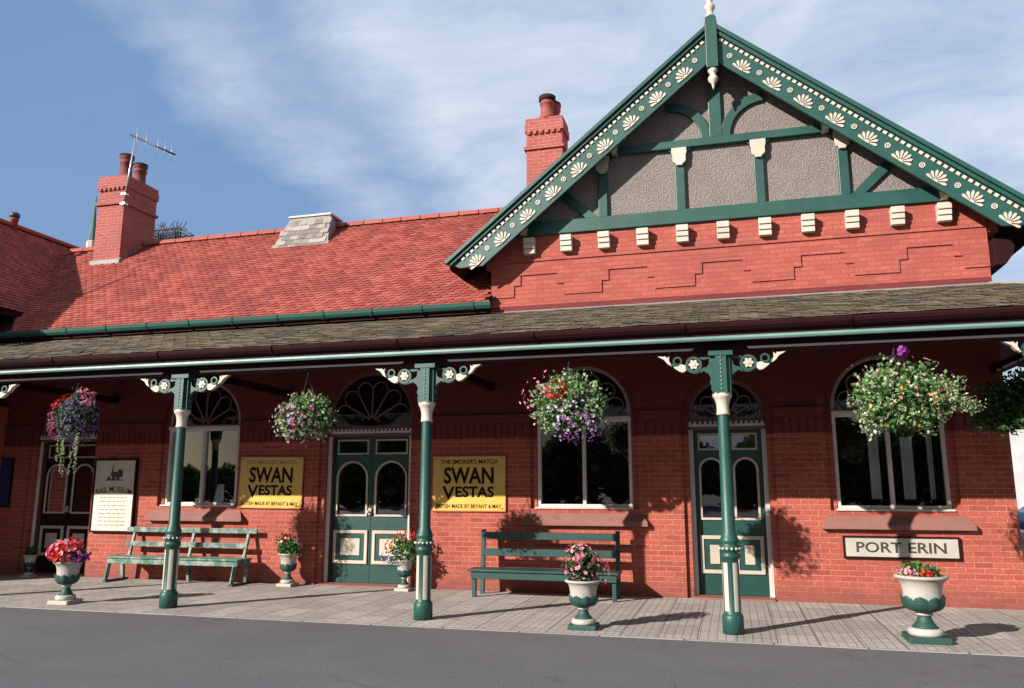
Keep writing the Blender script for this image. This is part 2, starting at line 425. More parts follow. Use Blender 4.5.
def fanlight(m, cx, hw, z, y):
    """radial glazing bars with scalloped heads"""
    R0 = hw-.06
    nsp = 5
    for i in range(1, nsp+1):
        a = radians(180*i/(nsp+1)); r1 = R0*.76
        m.bar((cx+.05*cos(a), y, z+.05*sin(a)), (cx+r1*cos(a), y, z+r1*sin(a)), .026, .02, (0,1,0))
    for i in range(nsp+1):
        a0, a1 = 180*i/(nsp+1), 180*(i+1)/(nsp+1)
        rr = R0*.76
        p0 = Vector((cx+rr*cos(radians(a0)), z+rr*sin(radians(a0)))); p1 = Vector((cx+rr*cos(radians(a1)), z+rr*sin(radians(a1))))
        mid = (p0+p1)/2; rad = (p1-p0).length/2; d = (mid-Vector((cx, z))).normalized(); t = (p0-mid).normalized()
        pts = [mid+t*rad*cos(b)+d*rad*1.12*sin(b) for b in [pi*k/8 for k in range(9)]]
        m.tube([(p.x, y, p.y) for p in pts], .013, 4, smooth=False)
    m.tube([(x_, y, z_) for x_, z_ in arcpts(cx, z, .07, 0, 180, 8)], .014, 4, smooth=False)

for wi, (c, h, SPRING) in enumerate(wins):
    z0 = 1.29; y = .075
    m = MB(); fw = .055
    loop_o = archloop(c, h-.002, z0, SPRING, 28)
    zt = 2.70
    lo = [(c-h+fw, z0+.07), (c-.028, z0+.07), (c-.028, zt-.05), (c-h+fw, zt-.05)]
    lo2 = [(c+.028, z0+.07), (c+h-fw, z0+.07), (c+h-fw, zt-.05), (c+.028, zt-.05)]
    fan = [(c-h+fw, zt+.06), (c+h-fw, zt+.06)] + arcpts(c, SPRING, h-fw, 0, 180, 24)
    m.flat([[(c-h+.002,z0),(c+h-.002,z0),(c+h-.002,zt+.0295),(c-h+.002,zt+.0295)], lo, lo2], y, y+.09)
    m.box(c-h, c+h, y-.035, y-.0005, zt-.02, zt+.035)
    win = m.build('window', 'frame', BD, bevel=.006)
    m = MB(); m.flat([[(c-h+.002,zt+.03),(c+h-.002,zt+.03)]+arcpts(c, SPRING, h-.002, 0, 180, 28), fan], y, y+.09); m.build('arch_frame', 'arch_frame_pale', win, bevel=.006)
    m = MB(); fanlight(m, c, h, zt+.07, y+.03); m.build('fanlight_tracery', 'brown', win)
    m = MB()
    for q in (lo, lo2): m.face([(a, y+.055, b) for a, b in q])
    m.build('pane', 'glass', win)
    m = MB(); m.face([(a, y+.055, b) for a, b in fan]); m.build('fanlight_pane', 'dusty_glass', win)
    m = MB()
    m.hexa([(c-1.0,-.11,1.03),(c+1.0,-.11,1.03),(c+1.0,.02,1.03),(c-1.0,.02,1.03),(c-1.0,-.105,1.10),(c+1.0,-.105,1.10),(c+.86,.05,1.285),(c-.86,.05,1.285)])
    m.build('window_sill', 'stone_sill', win, bevel=.01)
    m = MB()
    m.box(c-h-.02, c+h+.02, -.025, .075, 1.286, 1.315); m.build('sill_board', 'white', win, bevel=.006)
    if wi == 2:
        for a, b, z1 in ((c-.24,c-.10,2.55),(c+.20,c+.36,2.35),(c+.55,c+.62,2.45)):
            m = MB()
            n = 10
            for i in range(n):
                x0 = a+(b-a)*i/n; x1 = a+(b-a)*(i+1)/n
                m.face([(x0,.34+.012*sin(i),1.45),(x1,.34+.012*sin(i+1),1.45),(x1,.34+.012*sin(i+1),z1),(x0,.34+.012*sin(i),z1)])
            m.build('curtain', 'curtain', win)
    if wi == 0:
        m = MB(); m.hexa([(c+.22,.16,1.37),(c+.43,.16,1.37),(c+.43,.165,1.37),(c+.22,.165,1.37),(c+.27,.20,1.68),(c+.40,.20,1.68),(c+.40,.205,1.68),(c+.27,.205,1.68)])
        m.build('paper_notice', 'curtain', win)

def ring(m, loop_fn, w, y0, y1):
    m.flat([loop_fn(0), loop_fn(w)], y0, y1)
def rectloop(x0, x1, z0, z1): return lambda w: [(x0+w,z0+w),(x1-w,z0+w),(x1-w,z1-w),(x0+w,z1-w)]
def archl(cx, hw, z0, zs): return lambda w: [(cx-hw+w,z0+w),(cx+hw-w,z0+w)]+arcpts(cx, zs, hw-w, 0, 180, 14)
for di, (c, h, SPRING) in enumerate(doors):
    y = .16; fw = .065; yl = .06
    m = MB()
    # frame: jambs, head and fanlight ring
    fan = [(c-h+.06, 2.68), (c+h-.06, 2.68)] + arcpts(c, SPRING, h-.06, 0, 180, 24)
    body = [(c-h+fw, .03), (c+h-fw, .03), (c+h-fw, 2.50), (c-h+fw, 2.50)]
    m.flat([archloop(c, h-.002, -.0, SPRING, 28), body, fan], y, y+.20)
    door = m.build('door', 'arch_brown', BD, bevel=.006)
    for s in (-1, 1):
        m = MB(); x_ = c+s*(h-.034); m.box(x_-.034, x_+.034, y-.012, y-.0008, .03, 2.50); m.build('jamb', 'frame', door)
    m = MB()
    n = int(2*h/.075)
    for i in range(n):
        x0 = c-h+2*h*i/n; m.box(x0+.012, x0+.05, y-.045, y-.0008, 2.585, 2.625)
    m.box(c-h+.003, c+h-.003, y-.05, y-.0006, 2.55, 2.584)
    m.build('dentil_cornice', 'frame', door)
    m = MB(); fanlight(m, c, h, SPRING-.07, y+.03); m.build('fanlight_tracery', 'brown', door)
    m = MB(); m.face([(a, y+.05, b) for a, b in fan]); m.build('fanlight_pane', 'dusty_glass', door)
    yc = y; y = y+yl
    lw = (2*h-2*fw)/2
    single = di == 2
    for k in (-1, 1):
        x0, x1 = (c-lw, c) if k < 0 else (c, c+lw)
        x0 += .004; x1 -= .004
        cx = (x0+x1)/2
        pw = (x1-x0)/2-.06
        # leaf with the glazed openings cut through
        arc = archl(cx, pw, 1.13, 2.08-pw)
        tr = rectloop(x0+.06, x1-.06, 2.19, 2.45)
        m = MB(); m.flat([[(x0,.035),(x1,.035),(x1,2.498),(x0,2.498)], arc(.02), tr(.02)], y+.035, y+.085)
        m.build('door_leaf', 'door_green' if di != 0 else 'maroon', door)
        m = MB()
        ring(m, arc, .035, y+.012, y+.0345)
        ring(m, tr, .028, y+.012, y+.0345)
        m.build('glazing_bead', 'cream', door, bevel=.004)
        m = MB()
        for q in (arc(.02), tr(.02)): m.face([(a, y+.06, b) for a, b in q])
        m.build('pane', 'glass', door)
        m = MB()
        bw = pw+.02
        ring(m, rectloop(cx-bw, cx+bw, .34, .90), .055, y+.008, y+.0345)
        m.flat([[(cx-bw+.14,.34+.14),(cx+bw-.14,.34+.14),(cx+bw-.14,.90-.14),(cx-bw+.14,.90-.14)]], y+.014, y+.0345)
        m.build('panel_moulding', 'cream', door, bevel=.005)
        m = MB(); m.flat([[(cx-bw+.057,.397),(cx+bw-.057,.397),(cx+bw-.057,.843),(cx-bw+.057,.843)], [(cx-bw+.139,.479),(cx+bw-.139,.479),(cx+bw-.139,.761),(cx-bw+.139,.761)]], y+.026, y+.0345)
        m.build('sunk_panel', 'door_green' if di else 'maroon', door)
    m = MB(); m.box(c-.035, c+.02, y-.002, y+.034, 1.16, 1.27); m.lathe([(.012,0),(.02,.02),(.028,.045),(.018,.065),(.004,.07)], (0,0,0), 12)
    # knob points out of the door
    hb = m.bm
    for v_ in hb.verts:
        if abs(v_.co.x) < .04 and v_.co.z < .08 and v_.co.z > -.01 and abs(v_.co.y) < .04:
            v_.co = (c-.01+v_.co.x, y-.003-v_.co.z, 1.21+v_.co.y)
    m.build('handle', 'cream', door)
    m = MB(); m.box(c-h, c+h, -.12, .2, -.05, .028); m.build('doorstep', 'stone_sill', door, bevel=.01)

# gable wall: brick above the verandah, then stepped and oversailing courses, then the half-timbered top
def gz(x): return 5.363+K*(4.427-abs(x-GC))      # top of the gable roof at x
m = MB()
m.box(0.0, W1, .06, .36, 4.625, 5.798)
zl, zm, zh = 4.775, 4.965, 5.145
low = []
n0 = GC-1.49*3
prof = []
xx = n0
seq = [(-.315, zh), (.315, zh), (.315, zm), (.43, zm), (.43, zl), (1.06, zl), (1.06, zm), (1.175, zm)]
for k in range(7):
    for dx, z in seq:
        x_ = n0+k*1.49+dx
        if 0.0 < x_ < W1: prof.append((x_, z))
outer = [(0.0, prof[0][1])] + prof + [(W1, prof[-1][1]), (W1, 5.37), (0.0, 5.37)]
m.box(0.0, W1, .0175, .0595, 4.625, 5.369)
m.flat([outer], -.006, .017)
m.box(0.0, W1, -.028, .0595, 5.372, 5.798)
m.build('gable_brickwork', 'brick_pale', BD)
m = MB()
m.flat([[(-.1,5.80),(7.72,5.80),(7.72,gz(7.72)-.09),(GC,gz(GC)-.09),(-.1,gz(-.1)-.09)]], .02, .30)
m.build('pebbledash_panel', 'pebbledash', BD)
m = MB()
m.flat([[(-.1,5.30),(-.002,5.30),(-.002,5.798),(-.1,5.798)]], .03, .30); m.build('eaves_corbelling', 'brick', BD); m = MB(); m.flat([[(W1+.002,5.30),(7.72,5.30),(7.72,5.798),(W1+.002,5.798)]], .03, .30)
m.build('eaves_corbelling', 'brick', BD)
m = MB(); m.box(.15, 7.47, -.085, .0195, 5.80, 6.035); m.build('gable_beam', 'green', BD, bevel=.012)
m = MB(); m.box(1.72, 5.90, -.075, .0195, 7.09, 7.225); m.build('gable_beam', 'green', BD, bevel=.012)
for x in (1.945, 3.215, 4.447, 5.69):
    m = MB(); m.box(x-.075, x+.075, -.05, .0195, 6.036, 7.089); post = m.build('gable_post', 'green', BD, bevel=.01)
    m = MB()
    m.flat([[(x-.12,7.085),(x-.12,6.99),(x-.105,6.96),(x-.105,6.86),(x-.085,6.83),(x-.06,6.82),(x-.05,6.785),(x+.05,6.785),(x+.06,6.82),(x+.085,6.83),(x+.105,6.86),(x+.105,6.96),(x+.12,6.99),(x+.12,7.085)]], -.10, -.051)
    m.build('post_cap', 'white', post, bevel=.006)
    # curved spandrels beside the cap
    for s in (-1, 1):
        m = MB()
        pts = [(x+s*.077,7.088),(x+s*.077,6.86)]+[(x+s*(.077+.16*(1-cos(b))),6.86+.228*sin(b)) for b in [pi/2*k/6 for k in range(1,7)]]
        m.flat([pts], -.035, .019)
        m.build('post_spandrel', 'green', post)
m = MB(); m.box(GC-.10, GC+.10, -.05, .0195, 7.226, 8.45); m.build('gable_post', 'green', BD, bevel=.01)
for s in (-1, 1):
    m = MB(); cx = GC+s*.76
    o_ = arcpts(cx, 7.23, .68, 90, 180 if s > 0 else 0, 12); i_ = arcpts(cx, 7.23, .53, 180 if s > 0 else 0, 90, 12)
    m.flat([o_+i_], -.04, .019); m.build('curved_brace', 'green', BD, bevel=.008)
    m = MB(); x0 = GC+s*1.95
    m.flat([[(x0,6.037),(x0+s*.20,6.037),(x0+s*.72,6.52),(x0+s*.62,6.64)]], -.04, .019)
    m.build('gable_brace', 'green', BD, bevel=.008)
for i in range(11):
    x = .70+.63*i
    m = MB()
    for j, (z0, z1, d) in enumerate(((5.475,5.562,.105),(5.5625,5.645,.13),(5.6455,5.742,.155))):
        m.box(x-.095, x+.095, -.035-d, -.0355, z0, z1)
    m.build('corbel', 'white', BD, bevel=.007)
# gable roof over it all, tiles, verge and barge boards
YB = -.42                       # front of the barge boards
def tiles(m, o, u, v, nrm, ulen, vlen, gauge, width, th, keep, jit=.006, tail=0.0, gap=.004, rnd=0.0):
    o, u, v, nrm = Vector(o), Vector(u).normalized(), Vector(v).normalized(), Vector(nrm).normalized()
    for j in range(int(vlen/gauge)+1):
        off = (j%2)*width/2
        for i in range(-1, int(ulen/width)+2):
            a = i*width+off; vv = j*gauge
            if not keep(a+width/2, vv+gauge/2): continue
            dj = R.uniform(-jit, jit); dn = R.uniform(0, jit*.8); dv = R.uniform(-jit, jit)
            a0, a1 = a+gap/2, a+width-gap/2
            lo, hi = vv+dv-tail, vv+gauge+.03
            nl = th*2.0+dn; nh = th*.7
            P = lambda aa, bb, nn: o+u*aa+v*bb+nrm*nn
            if rnd:
                mid = (a0+a1)/2
                top = [P(a0,lo+rnd,nl*.95),P(a0+width*.2,lo+rnd*.25,nl),P(mid,lo,nl),P(a1-width*.2,lo+rnd*.25,nl),P(a1,lo+rnd,nl*.95),P(a1,hi,nh+dj*.5),P(a0,hi,nh)]
            else:
                top = [P(a0,lo,nl+dj*.4),P(a1,lo,nl-dj*.4),P(a1,hi,nh+dj*.3),P(a0,hi,nh)]
            vs = [m.v(p) for p in top]; m.bm.faces.new(vs)
            k = len(top)-2 if rnd else 2
            bot = [m.v(p-nrm*th) for p in top[:k]]
            for q in range(k-1): m.bm.faces.new((vs[q], bot[q], bot[q+1], vs[q+1]))
sl = sqrt(1+K*K)
m = MB()
for s in (-1, 1):
    # roof deck
    a = (GC+s*4.427, 5.363-.04); b = (GC, gz(GC)-.04)
    m.flat([[a, b, (b[0], b[1]-.10), (a[0], a[1]-.10)]], YB+.03, 8.0)
deck = m.build('gable_roof', 'maroon', BD)
m = MB()
for s in (-1, 1):
    tiles(m, (GC+s*4.427, YB-.03, 5.363-.03), (0,1,0), (-s,0,K), (s*K,0,1), 8.4, 4.427*sl, .105, .17, .012, lambda u, v: 0 < u < 8.3 and v < 4.427*sl-.02, rnd=.03)
m.build('roof_tiles', 'tile', deck)
for s in (-1, 1):
    # barge board: polygon in local slope axes; p along slope from the foot, q square to it
    foot = Vector((GC+s*4.427, 0, 5.363)); ud = Vector((-s/sl, 0, K/sl)); qd = Vector((s*K/sl, 0, 1/sl))
    L = 4.427*sl
    def tf(p, q, y, foot=foot, ud=ud, qd=qd): r = foot+ud*p+qd*q; return (r.x, y, r.z)
    m = MB()
    # level cut at the foot, plumb cut at the apex
    dq = .40
    cutp = lambda q: -q*K       # plumb cut offset at apex
    m.flat([[(.0,-.10), (L-.10*K*-1*0-.10*K, -.10), (L-.47*K, -.47), (.38,-.47), (.06,-.22)]], YB, YB+.05, tf)
    board = m.build('barge_board', 'green', BD, bevel=.006)
    m = MB()
    m.flat([[(-.06,-.045),(L+.0,-.045),(L,-.10),(-.02,-.10)]], YB-.05, YB+.05, tf)
    m.flat([[(-.09,.02),(L+.0,.02),(L,-.043),(-.06,-.043)]], YB-.09, YB+.05, tf)
    m.build('verge_moulding', 'green', board, bevel=.008)
    m = MB(); nd = 54
    for i in range(nd):
        p = .18+(L-.42)*i/nd
        m.flat([[(p,-.118),(p+.058,-.118),(p+.058,-.166),(p,-.166)]], YB-.018, YB-.0005, tf)
    m.build('dentil_strip', 'white', board)
    nf = 10 if s > 0 else 9
    for i in range(nf):
        p = L-.87-i*(L-1.02)/8.35
        if p < .3: continue
        m = MB(); cq = -.405
        for k in range(7):
            ang = radians(12+k*26); rr = .155
            dx, dz = cos(ang), sin(ang)
            pts = []
            w = .026
            base = .045
            for (t_, ww) in ((base,.005),(.09,.013),(.125,.0205),(.150,.017)):
                pts.append((t_, ww))
            poly = [(p+dx*t_-dz*ww, cq+dz*t_*1.12+dx*ww) for t_, ww in pts] + [(p+dx*.165, cq+dz*.165*1.12)] + [(p+dx*t_+dz*ww, cq+dz*t_*1.12-dx*ww) for t_, ww in reversed(pts)]
            m.flat([poly], YB-.016, YB-.0005, tf)
        m.flat([arcpts(p, cq, .040, 0, 180, 8)], YB-.02, YB-.0005, tf)
        m.build('fan_ornament', 'white', board)
        pr_ = p+(L-1.02)/8.35/2
        if 1:
            m = MB(); m.flat([arcpts(pr_, -.29, .042, 0, 345, 15), arcpts(pr_, -.29, .026, 0, 345, 15)], YB-.014, YB-.0005, tf)
            m.flat([arcpts(pr_, -.29, .014, 0, 330, 11)], YB-.014, YB-.0005, tf)
            m.build('roundel', 'white', board)
    # soffit behind the board and purlin ends
    for p_ in (1.28, 3.30):
        x = foot.x+ud.x*p_+qd.x*(-.36); z = foot.z+ud.z*p_+qd.z*(-.36)
        m = MB(); m.box(x-.055, x+.055, YB+.055, .018, z-.03, z+.10); m.box(x-.045, x+.045, YB+.10, .018, z-.09, z-.0305)
        m.build('purlin_bracket', 'cream', BD)
    # eaves box and gutter running back along the side
    m = MB(); x0 = GC+s*3.92
    xe = GC+s*4.40
    if s > 0:
        m.flat([[(7.565,5.14),(7.78,5.10),(7.84,5.02),(7.82,4.90),(7.70,4.74),(7.565,4.74)]], -.20, 8.0)
        m.build('eaves_box', 'maroon', BD, bevel=.01)
m = MB(); m.flat([[(GC-.09,8.20),(GC+.09,8.20),(GC+.09,9.07),(GC,9.12),(GC-.09,9.07)]], YB-.10, YB+.08)
fin = m.build('finial_post', 'green', BD, bevel=.008)
m = MB(); m.lathe([(.03,9.09),(.075,9.10),(.075,9.14),(.05,9.17),(.055,9.22),(.085,9.27),(.085,9.31),(.05,9.35),(.045,9.40),(.07,9.44),(.06,9.48),(.03,9.52),(.02,9.65),(.004,9.8)], (GC,YB-.01,0), 14)
m.build('finial', 'white', fin)
m = MB(); m.lathe([(.006,7.85),(.02,7.90),(.03,7.95),(.075,8.0),(.08,8.05),(.045,8.10),(.05,8.13),(.075,8.16),(.075,8.198)], (GC,YB-.01,0), 14)
m.build('pendant', 'white', fin)
m = MB()
for i in range(20): m.lathe([(.0,0),(.10,.0),(.11,.02),(.11,.36),(.0,.36)], (0,0,0), 10, cap=False) if False else None
m.bar((GC,YB-.02,gz(GC)+.03), (GC,8,gz(GC)+.03), .2, .12); m.build('ridge_tile', 'ridge', deck, bevel=.03)

# main roof
EY, EZ, RK, RY = -.32, 4.62, .84, 3.1
RZ = EZ+RK*(RY-EY); s2 = sqrt(1+RK*RK)
WX, WZ = -12.5, 7.78          # wing ridge
def wing_z(x): return WZ-1.18*(x-WX)
m = MB()
def tfx(y, z, x): return (x, y, z)
m.flat([[(EY,EZ-.02),(RY,RZ-.02),(2*RY-EY,EZ-.02),(2*RY-EY,EZ-.12),(RY,RZ-.14),(EY,EZ-.12)]], -14.5, .0, tfx)
mr = m.build('main_roof', 'maroon', BD)
m = MB()
tiles(m, (-13.0, EY, EZ-.01), (1,0,0), (0,1,RK), (0,-RK,1), 13.0, (RY-EY)*s2, .105, .165, .012, lambda u, v: u < 12.98 and v < (RY-EY)*s2-.02 and (wing_z(-13+u) < EZ+v*RK/s2+.12 or u > 3.5), rnd=.03)
m.build('roof_tiles', 'tile', mr)
m = MB(); x = -12.0
while x < 1.2:
    n = 8
    prev = None
    for k in range(n+1):
        a = pi*k/n; p = (RY-cos(a)*.15, RZ-.06+sin(a)*.13)
        if prev: m.face([(x+.01,prev[0],prev[1]),(x+.44,prev[0],prev[1]),(x+.44,p[0],p[1]),(x+.01,p[0],p[1])], True)
        prev = p
    x += .45
bmesh.ops.remove_doubles(m.bm, verts=m.bm.verts, dist=.001)
m.build('ridge_tile', 'ridge', mr)
# gutter of the main roof, in lengths with joints
m = MB()
prof = [(-.40,4.64),(-.405,4.575),(-.375,4.53),(-.31,4.525),(-.30,4.57),(-.30,4.60),(-.325,4.60),(-.325,4.56),(-.365,4.56),(-.38,4.585),(-.38,4.64)]
m.flat([prof], -10.6, .10, tfx)
x = -10.3
while x < .1:
    m.flat([[(-.415,4.648),(-.42,4.57),(-.38,4.518),(-.30,4.515),(-.30,4.525),(-.375,4.5285),(-.4065,4.5745),(-.4015,4.648)]], x, x+.05, tfx); x += .915
m.build('gutter', 'gutter_green', mr)
m = MB(); m.box(-10.6, -.001, -.299, -.0005, 4.47, 4.52); m.box(-10.6,-.001,-.05,-.001,4.53,4.60); m.build('eaves_board', 'maroon', mr)
# stone roofed ventilator on the front slope
vt = MB()
cx, y0 = -5.05, 2.28; zb = EZ+RK*(y0-EY)
vt.hexa([(cx-.74,y0,zb-.05),(cx+.64,y0,zb-.05),(cx+.64,y0+1.25,zb-.05),(cx-.74,y0+1.25,zb-.05),(cx-.50,y0+.36,zb+.80),(cx+.50,y0+.36,zb+.80),(cx+.42,y0+.85,zb+.80),(cx-.42,y0+.85,zb+.80)])
ven = vt.build('roof_ventilator', 'lead', mr)
m = MB()
dv = Vector((0,.36,.85)); lv = dv.length
tiles(m, (cx-.74,y0-.005,zb-.05), (1,0,0), dv, (0,-.85,.36), 1.4, lv, .135, .2, .008, lambda u, v: v < lv-.05 and .24*v/lv+.06 < u < 1.38-.14*v/lv-.04, .008)
m.build('stone_slate', 'leadslate', ven)
m = MB(); m.box(cx-.54, cx+.53, y0+.32, y0+.90, zb+.80, zb+.85); m.build('lead_cap', 'white', ven, bevel=.015)

# wing roof running towards the front at the left
WE, WF, WB = -10.35, -2.8, 3.95
m = MB()
m.flat([[(WX,WZ-.03),(WE,wing_z(WE)-.03),(WE,wing_z(WE)-.15),(WX,WZ-.24),(2*WX-WE,wing_z(WE)-.15),(2*WX-WE,wing_z(WE)-.03)]], WF, WB)
wr = m.build('wing_roof', 'maroon', BD)
m = MB()
ws = sqrt(1+1.18**2)
tiles(m, (WE+.02,WF,wing_z(WE+.02)-.015), (0,1,0), (-1,0,1.18), (1.18,0,1), WB-WF, (WE-WX)*ws, .105, .165, .012, lambda u, v: u < WB-WF-.05 and v < (WE-WX)*ws-.03, rnd=.03)
m.build('roof_tiles', 'tile', wr)
m = MB(); m.lathe([(.05,WZ-.1),(.05,WZ+.15),(.03,WZ+.2),(.03,WZ+1.0),(.005,WZ+1.1)], (WX,WF+.02,0), 10); m.build('finial', 'iron', wr)
m = MB(); m.bar((WX,WF-.04,WZ), (WX,WB,WZ), .22, .10); m.build('ridge_tile', 'ridge', wr, bevel=.03)
m = MB()
m.box(-14.3, -10.70, WF+.3, -.01, -.1, wing_z(WE)-.16)
m.flat([[(-14.3,wing_z(WE)-.16),(-10.7,wing_z(WE)-.16),(WX,WZ-.30)]], WF+.3, WF+.6)
m.box(-10.7, -10.02, WF+.3, -.01, -.1, 3.2)  # added unseen lower wall, there to shade the left door
m.build('wing_wall', 'brick', BD)
m = MB(); m.lathe([(.09,7.55),(.085,7.90),(.10,7.91),(.10,7.95),(.07,7.96)], (-12.45,1.75,0), 14); cw = m.build('flue', 'terracotta', wr)
m = MB(); m.lathe([(.075,7.955),(.11,7.98),(.12,8.05),(.09,8.09),(.02,8.11)], (-12.45,1.75,0), 14); m.build('flue_cowl', 'iron', cw)

# chimneys
def chimney(x0, x1, y0, y1, z0, z1, bands, pots, m_='chimney_brick', flash=None):
    m = MB(); m.box(x0, x1, y0, y1, z0, z1-.30)
    m.box(x0-.03, x1+.03, y0-.03, y1+.03, z1-.299, z1-.12); m.box(x0-.015, x1+.015, y0-.015, y1+.015, z1-.1195, z1)
    for zb_ in bands: m.box(x0-.045, x1+.045, y0-.045, y1+.045, zb_, zb_+.07)
    n = int((x1-x0)/.12)
    for i in range(n): m.box(x0+(x1-x0)*(i+.2)/n, x0+(x1-x0)*(i+.75)/n, y0-.05, y0-.0005, z1-.365, z1-.302)
    c = m.build('chimney', m_, BD)
    for px, py, r, h in pots:
        m = MB(); m.lathe([(r*1.12,-.02),(r*1.12,.08),(r*.96,.10),(r*.90,h*.62),(r*1.06,h*.66),(r*1.06,h*.72),(r*.94,h*.75),(r*.94,h*.82),(r*1.12,h*.86),(r*1.10,h),(r*.85,h),(r*.8,h*.8)], (px,py,z1), 18)
        p = m.build('chimney_pot', 'old_terracotta' if x0 < -5 else 'terracotta', c)
        m = MB(); m.lathe([(r*1.125,h*.93),(r*1.14,h*.96),(r*1.1,h+.012),(r*.84,h+.012),(r*.80,h*.9)], (px,py,z1), 18, cap=False); m.build('sooty_rim', 'soot', p)
    return c
ch1 = chimney(-10.58, -9.83, 2.30, 3.38, 6.3, 9.0, (8.27,), [(-10.12,2.58,.15,.62), (-10.16,3.10,.15,.60)])
m = MB()
# stepped lead flashing at the foot
m.box(-10.62, -9.79, 2.255, 2.295, 6.72, 6.90)
for i in range(6): m.box(-9.826, -9.80, 2.30+i*.14, 2.30+i*.14+.138, 6.84+i*.118-.12, 6.84+i*.118+.10)
m.build('flashing', 'lead', ch1)
ch2 = chimney(-.10, .68, 2.85, 3.45, 6.4, 9.40, (8.69,), [(.33,3.0,.155,.53), (.40,3.28,.155,.49)])
m = MB(); m.lathe([(.15,.43),(.185,.445),(.187,.53),(.165,.545)], (.33,3.0,9.40), 16); m.build('dark_cap', 'soot', ch2)
ch3 = chimney(-12.05, -11.25, 6.0, 6.6, 4.0, 8.72, (8.2,), [], 'sooty_brick')
m = MB()
for i in range(40):
    x, y = R.uniform(-12.1,-11.2), R.uniform(5.95,6.6)
    m.tube([(x,y,8.72),(x+R.uniform(-.1,.1),y,8.72+R.uniform(.15,.3)),(x+R.uniform(-.25,.25),y,8.72+R.uniform(.25,.55))], .014, 4)
for z in (8.76, 8.86, 8.96): m.tube([(-12.12,5.92,z),(-11.2,5.92,z),(-11.2,6.62,z),(-12.12,6.62,z)], .018, 4, True, False)
for i in range(12): m.tube([(-12.12+.084*i,5.92,8.72),(-12.12+.084*(i+1),5.92,9.0)], .012, 4); m.tube([(-12.12+.084*(i+1),5.92,8.72),(-12.12+.084*i,5.92,9.0)], .012, 4)
m.bar((-11.3,6.0,8.9), (-10.75,5.9,8.78), .03, .02)
m.build('bird_guard', 'iron', ch3)

# verandah: slate roof, gutter, beam, soffit
VY, VZ, VT = -3.10, 3.522, 4.50
vk = (VT-VZ)/-VY
XH = W1-VY                         # right eaves after the hip
YE = 4.2
XL = -16.0
m = MB()
m.face([(XL,VY,VZ-.01),(XH,VY,VZ-.01),(W1,0,VT-.01),(XL,0,VT-.01)])
m.face([(XH,VY,VZ-.01),(XH,YE,VZ-.01),(W1,YE,VT-.01),(W1,0,VT-.01)])
vr = m.build('verandah_roof', 'maroon', BD)
s3 = sqrt(1+vk*vk)
m = MB()
tiles(m, (XL,VY-.02,VZ), (1,0,0), (0,1,vk), (0,-vk,1), XH-XL, -VY*s3, .155, .235, .009, lambda u, v: v < -VY*s3-.02 and XL+u < XH-v/s3, .011, gap=.006)
tiles(m, (XH+.02,VY,VZ), (0,1,0), (-1,0,vk), (vk,0,1), YE-VY, -VY*s3, .155, .235, .009, lambda u, v: v < -VY*s3-.02 and u > v/s3 and u < YE-VY, .011, gap=.006)
m.build('slates', 'slate', vr)
m = MB(); m.bar((W1,0,VT+.02), (XH,VY,VZ+.03), .16, .03); m.build('hip_flashing', 'lead', vr)
m = MB(); m.hexa([(XL,-.10,VT-.01),(W1+.03,-.10,VT-.01),(W1+.03,-.04,VT-.01),(XL,-.04,VT-.01),(XL,-.06,VT+.01),(W1+.03,-.06,VT+.01),(W1+.03,-.036,VT+.028),(XL,-.036,VT+.028)])
m.build('flashing', 'lead', vr)
# gutter (ogee), fascia and green bead
gp = [(VY-.09,3.511),(VY-.105,3.491),(VY-.095,3.456),(VY-.065,3.421),(VY-.03,3.406),(VY+.02,3.406),(VY+.02,3.426),(VY-.03,3.431),(VY-.07,3.461),(VY-.075,3.511)]
m = MB(); m.flat([gp], XL, XH+.10, tfx)
x = -15
while x < XH: m.flat([[(VY-.112,3.518),(VY-.12,3.486),(VY-.108,3.451),(VY-.07,3.413),(VY-.07,3.418),(VY-.099,3.455),(VY-.109,3.491),(VY-.095,3.518)]], x, x+.05, tfx); x += 1.83
m.flat([[(-a+W1, z) for a, z in gp]], VY-.09, YE)
m.build('gutter', 'maroon', vr)
m = MB(); m.box(XL, XH+.02, VY+.0, VY+.03, 3.304, 3.405); m.box(XH-.03, XH, VY+.031, YE, 3.304, 3.405); m.build('fascia', 'maroon', vr)
bp = [(VY-.0005,3.304),(VY-.022,3.308),(VY-.036,3.328),(VY-.032,3.351),(VY-.0005,3.364)]
m = MB(); m.flat([bp], XL, XH+.045, tfx); m.flat([[(-a+W1, z) for a, z in bp]], VY-.04, YE); m.build('fascia_bead', 'turquoise', vr)
CY = -2.87; S = 3.735
m = MB()
# boarded soffit
n = int((XH-.06-XL)/.13); st = (XH-.06-XL)/n
for i in range(n):
    x0 = XL+i*st; x1 = x0+st-.008
    ye = 0 if x1 < W1 else (W1-x1)
    if x1 < W1: m.hexa([(x0,VY+.035,3.375),(x1,VY+.035,3.375),(x1,-.002,4.36),(x0,-.002,4.36),(x0,VY+.035,3.39),(x1,VY+.035,3.39),(x1,-.002,4.375),(x0,-.002,4.375)])
    else:
        z = 3.375+(-VY-(x1-W1))/-VY*.985
        m.hexa([(x0,VY+.035,3.375),(x1,VY+.035,3.375),(x1,-(x1-W1),z),(x0,-(x0-W1),z),(x0,VY+.035,3.39),(x1,VY+.035,3.39),(x1,-(x1-W1),z+.015),(x0,-(x0-W1),z+.015)])
m.face([(W1+.01,0,4.36),(W1+.01,YE,4.36),(XH-.05,YE,3.375),(XH-.05,VY,3.375)])
m.build('soffit', 'soffit', vr)
BX = W1-CY                        # side row of columns
m = MB(); m.box(XL, BX+.1, CY-.09, CY+.09, 3.21, 3.46)
